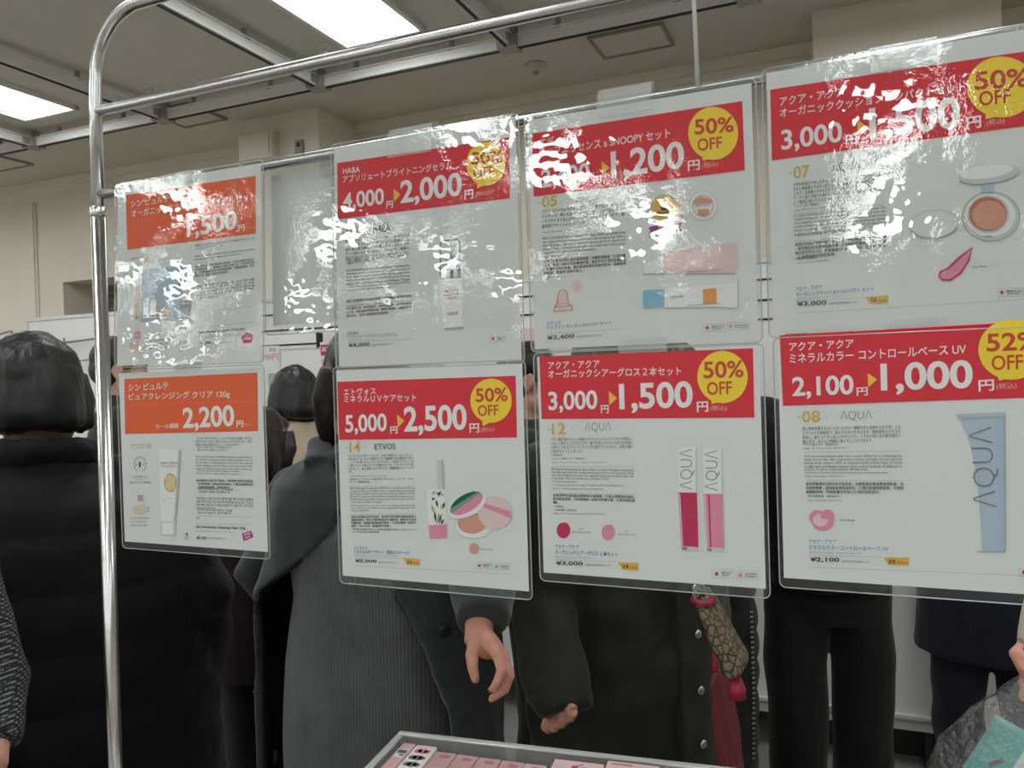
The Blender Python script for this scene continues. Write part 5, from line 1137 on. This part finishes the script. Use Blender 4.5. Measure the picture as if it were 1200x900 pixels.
# 4 -- the bobbed woman in cream, from behind
c0 = at(347, 468, 2.28)
P = Person((c0.x, 2.28, 0), 196, 1.55)
P.trunk().head(14, 10).legs(); arms = [P.hang(q) for q in (-1, 1)]
P.finish('woman with a black bob and cream top seen from behind by the price cards', .007)
P.hair(HAIR, 'bob', .035, .006, .98)
rows = [(.74, 0, 0, .19, .15), (1.0, 0, 0, .185, .14), (1.2, 0, 0, .20, .135), (1.29, 0, 0, .185, .115), (1.335, 0, .01, .135, .10), (1.39, 0, .014, .095, .085), (1.425, 0, .016, .08, .072)]
b = MB(); b.rings(rows, 28, 2.2, True, P.M @ Matrix.Scale(P.k, 4))
for a, e_, w_ in arms: P.cuff_tube(b, [a, a.lerp(e_, .5), e_, w_], [.075, .066, .058, .05])
P.wear('top', b, CREAM, .007, 4, folds(.008)); P.trousers(BLACKT); P.shoes(SHOE2)
SCARF = fabric('pale_grey_scarf_cloth', (.50, .50, .52), .8, 200, .003)
b = MB(); b.tube([P.W(.02+.03*math.sin(t*2), .10+.02*math.cos(3*t), 1.37-.06*t) for t in [i*.25 for i in range(9)]], [(.03, .02), (.045, .025), (.05, .028), (.05, .03), (.055, .03), (.05, .03), (.055, .028), (.05, .025), (.04, .02)], 14)
P.wear('scarf', b, SCARF, .006, 2, folds(.010, 24, 1))

# 5 -- the woman in maroon, low between the first signs
c0 = at(306, 512, 1.86)
P = Person((c0.x, 1.86, 0), 200, 1.42)
P.trunk().head(-16, 12).legs(); arms = [P.hang(q) for q in (-1, 1)]
P.finish('short dark-haired woman in maroon and magenta behind the lower orange sign', .007)
P.hair(HAIR2, 'bob', .07, .006, 1.05)
rows = [(.74, 0, 0, .20, .15), (1.0, 0, 0, .19, .14), (1.2, 0, 0, .20, .135), (1.29, 0, 0, .185, .115), (1.335, 0, .01, .12, .09), (1.38, 0, .012, .085, .075)]
b = MB(); b.rings(rows, 28, 2.2, True, P.M @ Matrix.Scale(P.k, 4))
for a, e_, w_ in arms: P.cuff_tube(b, [a, a.lerp(e_, .5), e_, w_], [.075, .066, .058, .05])
P.wear('cardigan', b, MAROON, .007, 4, folds(.008)); P.trousers(BLACKT); P.shoes(SHOE)
b = MB(); b.tube([P.W(.085*math.cos(t), .012+.085*math.sin(t), 1.365+.012*math.sin(2*t)) for t in [i*2*PI/16 for i in range(17)]], .03, 12, False); P.wear('scarf', b, MAGENTA, .006, 3, folds(.008, 20, 1))
MB().tube([P.W(.09*math.cos(t), .012+.12*math.sin(t), 1.30+.02*math.cos(2*t)) for t in [i*PI/12 for i in range(13)]], .003, 8).build('necklace', STEEL, P.root, True)

# 6 -- the woman in the olive parka
P = Person((-.425, 1.60, 0), 60, 1.62, SKIN2)
P.trunk().head(-14, 16).legs(.085)
rs, re, rw = at(664, 545, 1.44), at(628, 705, 1.37), at(660, 812, 1.285)
P.arm((rs, re, rw), (.045, .04, .034, .023))
for a, c in (((671, 833), 1.253), ((661, 840), 1.261), ((652, 845), 1.271), ((645, 846), 1.283)):
    P.mb.tube([at(662, 812, 1.287), at((662+a[0])/2, a[1]-9, c+.008), at(*a, c)], [.018, .0135, .0108], 12)
    P.chain([at(*a, c), at(a[0]-3, a[1]+7, c+.004), at(a[0]-6, a[1]+5, c+.022), at(a[0]-4, a[1]-2, c+.03)], .0108, .0085)
P.chain([at(668, 822, 1.30), at(667, 834, 1.297), at(661, 845, 1.291), at(654, 848, 1.289)], .012, .008)
la, le_, lw_ = P.pocket(1)
P.finish('woman in a dark olive snap-front parka with one hand below its cuff', .0036, 3)
P.hair(HAIR, 'bob', .12)
prow = [(.48, 0, 0, .235, .185), (.70, 0, 0, .23, .18), (.90, 0, 0, .225, .175), (1.05, 0, 0, .22, .17), (1.18, 0, 0, .215, .16), (1.27, 0, 0, .20, .135), (1.32, 0, .005, .15, .11), (1.36, 0, .012, .10, .085), (1.40, 0, .012, .085, .08)]
b = MB(); b.rings(prow, 36, 2.3, True, P.M)
P.cuff_tube(b, [rs+Vector((.04, 0, .02)), rs, rs.lerp(re, .5), re, re.lerp(rw, .55), at(662, 834, 1.28)], [.07, .085, .076, .072, .06, .046])
P.cuff_tube(b, [la, la.lerp(le_, .5), le_, le_.lerp(lw_, .5), lw_], [.08, .076, .072, .062, .052])
def parka_folds(co, n): return .014*mnoise.noise(Vector((co.x*6, co.y*6, co.z*7))) + .009*mnoise.noise(Vector((co.x*14+3, co.y*14, co.z*17)))+.004*math.sin(co.z*60+6*mnoise.noise(co*5))*max(0, mnoise.noise(co*4))
P.wear('parka', b, OLIVE, .0065, 4, parka_folds)
def strip(rows, ths, zs, lift, t, e=2.3):
    """a cloth strip lying on a garment between two angles"""
    mb = MB(); R = []
    for z in zs:
        o = [ring_pt(rows, th, z, e) for th in ths]; ax = Vector((0, 0, z))
        out = [p+(p-ax).normalized()*(lift+t) for p in o]; inn = [p+(p-ax).normalized()*(lift-.02) for p in o]
        R.append([mb.bm.verts.new(P.M @ p) for p in out+list(reversed(inn))])
    return mb.skin(R)
zs = [.50+.045*i for i in range(18)]
pk = strip(prow, [math.radians(t) for t in (-12, -8, -4, 0, 4, 8, 12)], zs, .006, .008); P.wear('placket', pk, OLIVE, .005, 3, folds(.005, 14, 1))
for zz in (1.09, 1.005, .90, .80, .70):
    p = ring_pt(prow, math.radians(-3), zz); nrm = (p-Vector((0, 0, zz))).normalized()
    MB().lathe(P.M @ (p+nrm*.021), [(.0085, 0), (.0085, .002), (.005, .004), (0, .0045)], 16, P.M.to_3x3() @ nrm).build('snap_button', STEEL, P.root, True)
P.trousers(BLACKT); P.shoes(SHOE)
PK = P

# 7 -- the shopper in the black zipped puffer behind the parka
P = Person((at(868, 640, 2.17).x-.175, 2.17, 0), 30, 1.58)
P.trunk().head(0, 12).legs(); arms = [P.behind(q) for q in (-1, 1)]
P.finish('shopper in a black puffer with a bright zip behind the parka and brown bag', .008)
P.hair(HAIR, 'short'); zrow = [(.42, 0, 0, .20, .18), (.70, 0, 0, .21, .185), (1.0, 0, 0, .21, .18), (1.2, 0, 0, .21, .16), (1.29, 0, 0, .19, .13), (1.34, 0, .01, .11, .09), (1.38, 0, .012, .085, .08)]
b = MB(); b.rings(zrow, 32, 2.2, True, P.M @ Matrix.Scale(P.k, 4))
for a, e_, w_ in arms: P.cuff_tube(b, [a, a.lerp(e_, .5), e_, w_], [.085, .078, .07, .055])
P.wear('puffer_coat', b, BLACK_DOWN, .008, 3, quilt(.009, .08))
zp = MB()
for i in range(30):
    z = .50+.0135*i; p = ring_pt(zrow, math.radians(40), z, 2.2); zp.box(P.M @ Matrix.Scale(P.k, 4) @ (p*1.0+Vector((p.x, p.y, 0)).normalized()*.016), (.009, .006, .0055), math.radians(30))
zo = zp.build('zip_teeth', STEEL, P.root)
P.trousers(BLACKT); P.shoes(SHOE)

# 8 -- the shopper in black trousers and jacket
P = Person((at(970, 760, 2.45).x, 2.45, 0), 14, 1.69)
P.trunk().head(12, 12).legs(.092, .03); arms = [P.behind(q) for q in (-1, 1)]
P.finish('shopper in black jacket and black trousers standing on the open floor', .008)
P.hair(HAIR, 'short'); rows = [(.84, 0, 0, .165, .14), (1.0, 0, 0, .16, .135), (1.2, 0, 0, .20, .14), (1.29, 0, 0, .185, .115), (1.34, 0, .01, .115, .09), (1.38, 0, .012, .08, .075)]
b = MB(); b.rings(rows, 28, 2.2, True, P.M @ Matrix.Scale(P.k, 4))
for a, e_, w_ in arms: P.cuff_tube(b, [a, a.lerp(e_, .5), e_, w_], [.075, .066, .058, .05])
P.wear('jacket', b, BLACKT, .008, 4, folds(.008)); P.trousers(BLACKT, (.092, .084, .078, .076), folds(.008, 7, .6)); P.shoes(SHOE)

# 9 -- the shopper in the navy coat
P = Person((at(1162, 760, 2.86).x, 2.86, 0), -20, 1.67)
P.trunk().head(0, 12).legs(.085, .05); arms = [P.behind(q) for q in (-1, 1)]
P.finish('shopper in a long dark navy coat and navy trousers at the right', .008)
P.hair(HAIR, 'bob', .1); rows = [(.585, 0, 0, .215, .17), (.75, 0, 0, .20, .16), (1.0, 0, 0, .18, .14), (1.2, 0, 0, .195, .135), (1.29, 0, 0, .185, .115), (1.34, 0, .01, .115, .09), (1.38, 0, .012, .08, .075)]
b = MB(); b.rings([(z/P.k if z < .6 else z, x, y, a, c) for z, x, y, a, c in rows], 28, 2.3, True, P.M @ Matrix.Scale(P.k, 4))
for a, e_, w_ in arms: P.cuff_tube(b, [a, a.lerp(e_, .5), e_, w_], [.075, .066, .058, .05])
P.wear('coat', b, NAVY, .008, 4, folds(.006)); P.trousers(NAVYT, (.10, .088, .075, .07), folds(.010, 8, 1.2)); P.shoes(SHOE)

# 10 -- the shopper glimpsed between the red signs
c0 = at(624, 452, 2.35)
P = Person((c0.x, 2.35, 0), 105, 1.60)
P.trunk().head(10, 8).legs(); arms = [P.hang(q) for q in (-1, 1)]
P.finish('shopper in a charcoal top glimpsed in the gap between the red signs', .008)
P.hair(HAIR, 'short'); rows = [(.76, 0, 0, .19, .14), (1.0, 0, 0, .18, .135), (1.2, 0, 0, .20, .135), (1.29, 0, 0, .185, .115), (1.34, 0, .01, .115, .09), (1.38, 0, .012, .08, .075)]
b = MB(); b.rings(rows, 28, 2.2, True, P.M @ Matrix.Scale(P.k, 4))
for a, e_, w_ in arms: P.cuff_tube(b, [a, a.lerp(e_, .5), e_, w_], [.075, .066, .058, .05])
P.wear('jacket', b, CHAR, .008, 4, folds(.008)); P.trousers(BLACKT); P.shoes(SHOE)

# 11 -- tweed sleeve at the lower left edge
sh_, el, wr = at(-80, 590, .74), at(-9, 798, .72), at(-13, 884, .67)
P = Person((sh_.x-.155, .70, 0), 182, 1.56)
P.trunk().head(0, 10).legs(); P.hang(1, .02)
P.arm((sh_, el, wr), (.045, .04, .034, .024)); P.hand(wr, (wr-el)+Vector((.02, -.02, -.02)), (1, .2, 0), (.3, -.6, .4), .6)
P.finish('person in a black and white tweed sleeve at the lower left edge', .0045)
P.hair(HAIR, 'bob', .1); rows = [(.70, 0, 0, .17, .13), (1.0, 0, 0, .155, .125), (1.2, 0, 0, .165, .12), (1.29, 0, 0, .165, .105), (1.34, 0, .01, .11, .085), (1.38, 0, .012, .08, .075)]
b = MB(); b.rings(rows, 28, 2.2, True, P.M @ Matrix.Scale(P.k, 4))
P.cuff_tube(b, [sh_+Vector((-.04, 0, .02)), sh_, sh_.lerp(el, .5), el, el.lerp(wr, .9)], [.06, .062, .053, .048, .036])
P.cuff_tube(b, [P.sh(1), P.W(.2, .02, 1.03), P.W(.2, -.03, .82)], [.062, .055, .045])
P.wear('tweed_jacket', b, TWEED, .006, 4, folds(.006, 12, 1)); P.trousers(BLACKT); P.shoes(SHOE)

# 12 -- beige sleeve and hand with the plastic bag at the right edge
cu, hd = at(1226, 764, 1.21), at(1226, 787, 1.205)
P = Person((cu.x+.27, 1.30, 0), -14, 1.60, SKIN2)
P.trunk().head(0, 10).legs(); P.hang(1, .02)
sh_ = P.sh(-1); el = at(1250, 640, 1.27); P.arm((sh_, el, cu), (.045, .04, .034, .024))
P.mb.tube([cu, hd], [.026, .026], 14); P.mb.ball(hd, (.027, .021, .036))
for i in range(4):
    dz = .024-.0165*i; P.chain([hd+Vector((.020, -.010, dz)), hd+Vector((-.006, -.030, dz-.002)), hd+Vector((-.027, -.018, dz-.003)), hd+Vector((-.020, .002, dz-.002))], .0095, .0078)
P.chain([hd+Vector((.008, .014, .016)), hd+Vector((-.020, .012, .030)), hd+Vector((-.034, -.008, .022)), hd+Vector((-.030, -.024, .010))], .0115, .008)
P.finish('person with a beige sleeve gripping the clear plastic bag at the right edge', .0036)
P.hair(HAIR, 'bob', .1); rows = [(.60, 0, 0, .20, .15), (1.0, 0, 0, .18, .14), (1.2, 0, 0, .19, .13), (1.29, 0, 0, .17, .11), (1.34, 0, .01, .11, .085), (1.38, 0, .012, .08, .075)]
b = MB(); b.rings(rows, 28, 2.2, True, P.M @ Matrix.Scale(P.k, 4))
P.cuff_tube(b, [sh_+Vector((.04, 0, .02)), sh_, sh_.lerp(el, .5), el, el.lerp(cu, .5), cu], [.06, .064, .054, .046, .036, .034])
P.cuff_tube(b, [P.sh(1), P.W(.2, .02, 1.03), P.W(.2, -.03, .82)], [.066, .056, .045])
P.wear('beige_coat', b, BEIGE, .006, 4, folds(.005, 12, 1)); P.trousers(BLACKT); P.shoes(SHOE2)

# ------------------------------------------------------------------ bags
def cell_leather():
    m = mat('brown_cell_leather', (.3, .2, .1), .45); nt = m.node_tree; L = nt.links.new; N = nt.nodes.new
    tc = N('ShaderNodeTexCoord'); v = N('ShaderNodeTexVoronoi'); v.feature = 'DISTANCE_TO_EDGE'; v.inputs['Scale'].default_value = 92; L(tc.outputs['Object'], v.inputs['Vector'])
    cr = N('ShaderNodeValToRGB'); cr.color_ramp.elements[0].position = .04; cr.color_ramp.elements[0].color = (.035, .02, .012, 1); cr.color_ramp.elements[1].position = .16; cr.color_ramp.elements[1].color = (.24, .175, .105, 1)
    L(v.outputs['Distance'], cr.inputs[0]); L(cr.outputs[0], nt.nodes['Principled BSDF'].inputs['Base Color'])
    bp = N('ShaderNodeBump'); bp.inputs['Distance'].default_value = .003; L(v.outputs['Distance'], bp.inputs['Height']); L(bp.outputs[0], nt.nodes['Principled BSDF'].inputs['Normal']); return m
M['cell'] = cell_leather(); M['redtrim'] = mat('red_leather', (.34, .018, .045), .4); M['redbag'] = mat('red_cloth', (.15, .010, .012), .7, bump=(300, .3, .001))
YB = 1.17
ha, hb = at(824, 700, YB), at(864, 782, YB)
root = empty('handbag', (ha+hb)/2+Vector((0, 0, -.08)), 'small brown cell-patterned handbag with red trim on the parka arm', 'handbag')
b = MB(); ax = (hb-ha)
b.tube([ha-ax*.02, ha, ha+ax*.3, ha+ax*.6, ha+ax*.92, hb, hb+ax*.03], [(.02, .005), (.045, .010), (.05, .0145), (.052, .0185), (.05, .0195), (.045, .015), (.02, .005)], 22)
put('bag_body', remesh(b.mesh(), .004, 3, folds(.004, 20, 1)), M['cell'], root, True)
MB().tube([ha+Vector((-.010, -.03, .004)), ha+Vector((.002, -.042, .002)), ha+Vector((.012, -.03, -.001)), ha+Vector((.015, .0, -.001))], .0048, 10).build('red_trim', M['redtrim'], root, True)
MB().tube([hb+Vector((.0, -.02, -.005)), hb+Vector((.002, -.022, -.022)), hb+Vector((.002, -.022, -.036))], [.007, .012, .012], 12).build('tassel', M['redtrim'], root, True)
hk = MB()
for dx, dz in ((0, 0), (.008, .010), (.017, .006)): hk.lathe(ha+Vector((dx-.006, -.028, .012+dz)), [(.0045, 0), (.0055, .0015), (.0045, .003), (.0035, .0015), (.0045, 0)], 12, (.3, -1, .2))
hk.build('clasp', STEEL, root, True)
st_ = [ha+Vector((0, 0, .005)), at(822, 660, 1.19), at(812, 600, 1.24), PK.W(.15, -.02, 1.37)]
MB().tube(st_, [(.004, .010)]*4, 10).build('strap', M['redtrim'], root, True)
ra, rb_ = at(843, 782, 1.30), at(858, 905, 1.27)
root = empty('tote_bag', (ra+rb_)/2, 'flat red tote bag hanging beside the parka below the brown handbag', 'tote bag')
b = MB(); d_ = rb_-ra
b.tube([ra, ra+d_*.05, ra+d_*.5, ra+d_*1.1, ra+d_*1.4, ra+d_*1.42], [(.05, .004), (.11, .006), (.12, .0075), (.125, .008), (.12, .008), (.1, .004)], 20)
put('bag_body', remesh(b.mesh(), .005, 3, folds(.004, 14, 1)), M['redbag'], root, True)
MB().tube([ra+Vector((0, -.05, -.005)), at(838, 735, 1.285), PK.W(.20, -.03, 1.02), at(838, 735, 1.36), ra+Vector((0, .05, -.005))], .005, 10).build('handle', M['redtrim'], root, True)

# clear plastic bag with a turquoise pack
M['teal'] = mat('turquoise_carton', (.16, .50, .47), .4); M['bagfilm'] = clear_film('crinkled_bag_film', 2.0, .035, (.96, .97, .97), (30, .012), (120, .003), .08)
YG = 1.19
root = empty('plastic_bag', at(1182, 900, YG), 'crinkled clear plastic bag with a turquoise pack held at the right edge', 'plastic bag')
top = at(1212, 788, YG)
cs = [(top+Vector((.0, 0, .028)), .012, .016), (top, .010, .012), (at(1203, 808, YG), .024, .02), (at(1192, 835, YG), .048, .04), (at(1180, 880, YG), .080, .05), (at(1178, 930, YG), .098, .055), (at(1180, 985, YG), .09, .05), (at(1180, 1005, YG), .04, .02)]
b = MB(); R = []
for i, (c, rx, ry) in enumerate(cs):
    r_ = []
    for j in range(40):
        t = 2*PI*j/40; k_ = 1+.16*mnoise.noise(Vector((math.cos(t)*3, math.sin(t)*3, i*.9)))+.06*math.sin(7*t+i*1.3)
        r_.append(b.bm.verts.new(c+Vector((rx*k_*math.cos(t), ry*k_*math.sin(t), .008*mnoise.noise(Vector((t*2, i, 0)))))))
    R.append(r_)
b.skin(R, caps=True); fo = b.build('bag_film', M['bagfilm'], root, True)
pa, pb = at(1134, 896, YG-.004), at(1172, 838, YG-.004)
a_ = (pb-pa); ang = math.atan2(a_.z, a_.x)
Mx = Matrix.Translation((pa+pb)/2+Vector((.052, .0, -.036))) @ Matrix.Rotation(-ang, 4, 'Y')
b = MB().box(None, (a_.length*1.05, .026, .126), bev=.002, M=Mx); po = b.build('turquoise_pack', M['teal'], root)
MB().box(None, (a_.length*1.06, .0275, .089), bev=.002, M=Mx @ Matrix.Translation((0, 0, -.0195))).build('white_panel', M['whitebox'], po)
MB().box(None, (.020, .0272, .006), M=Mx @ Matrix.Translation((-.006, 0, .042)) @ Matrix.Rotation(.5, 4, 'Y')).build('print_mark', M['carton_ink'], po)

# ------------------------------------------------------------------ price cards on the white board
def card(x0, y0, x1, y1, Y, label, rows):
    a, c = at(x0, y0, Y), at(x1, y1, Y)
    root = MB().span((a.x, Y, c.z), (c.x, Y+.0006, a.z)).build('price_card', INK['paper'], label=label, cat='price card')
    for kind, t, fx0, fz0, fx1, h, col in rows:
        X0, X1 = a.x+(c.x-a.x)*fx0, a.x+(c.x-a.x)*fx1; Z0 = c.z+(a.z-c.z)*fz0; hh = (a.z-c.z)*h
        if kind == 'box': MB().span((X0, Y-.0006, Z0), (X1, Y, Z0+hh)).build('card_panel', INK[col], root)
        else:
            vs, fs, asp = glyphs(t, .02, 3); me = bpy.data.meshes.new('t'); me.from_pydata([(X0+(X1-X0)*x, Y-.0009, Z0+hh*y) for x, y in vs], [], [tuple(reversed(f)) for f in fs]); put('card_text', me, INK[col], root)
YC = PY-.054
card(304, 406, 330, 490, YC, 'white price card with pink figures behind the upper orange sign', [('t', '390円', .1, .80, .95, .09, 'pink'), ('t', '税込', .5, .92, .85, .05, 'grey'), ('box', '', .4, .40, .85, .22, 'mid_grey'), ('t', '化粧水', .45, .25, .9, .06, 'grey')])
card(375, 401, 402, 480, YC, 'white price card with pink header panel beside the serum sign', [('box', '', .02, .80, .42, .16, 'magenta'), ('t', 'SALE', .08, .86, .38, .07, 'white'), ('t', '82%', .05, .66, .45, .09, 'pink'), ('t', '390円', .5, .66, .98, .12, 'magenta')])
card(611, 385, 640, 440, YC, 'pink price card in the gap between the upper red signs', [('box', '', .0, .0, 1, 1, 'pale_pink'), ('t', '390円', .1, .55, .9, .2, 'magenta')])
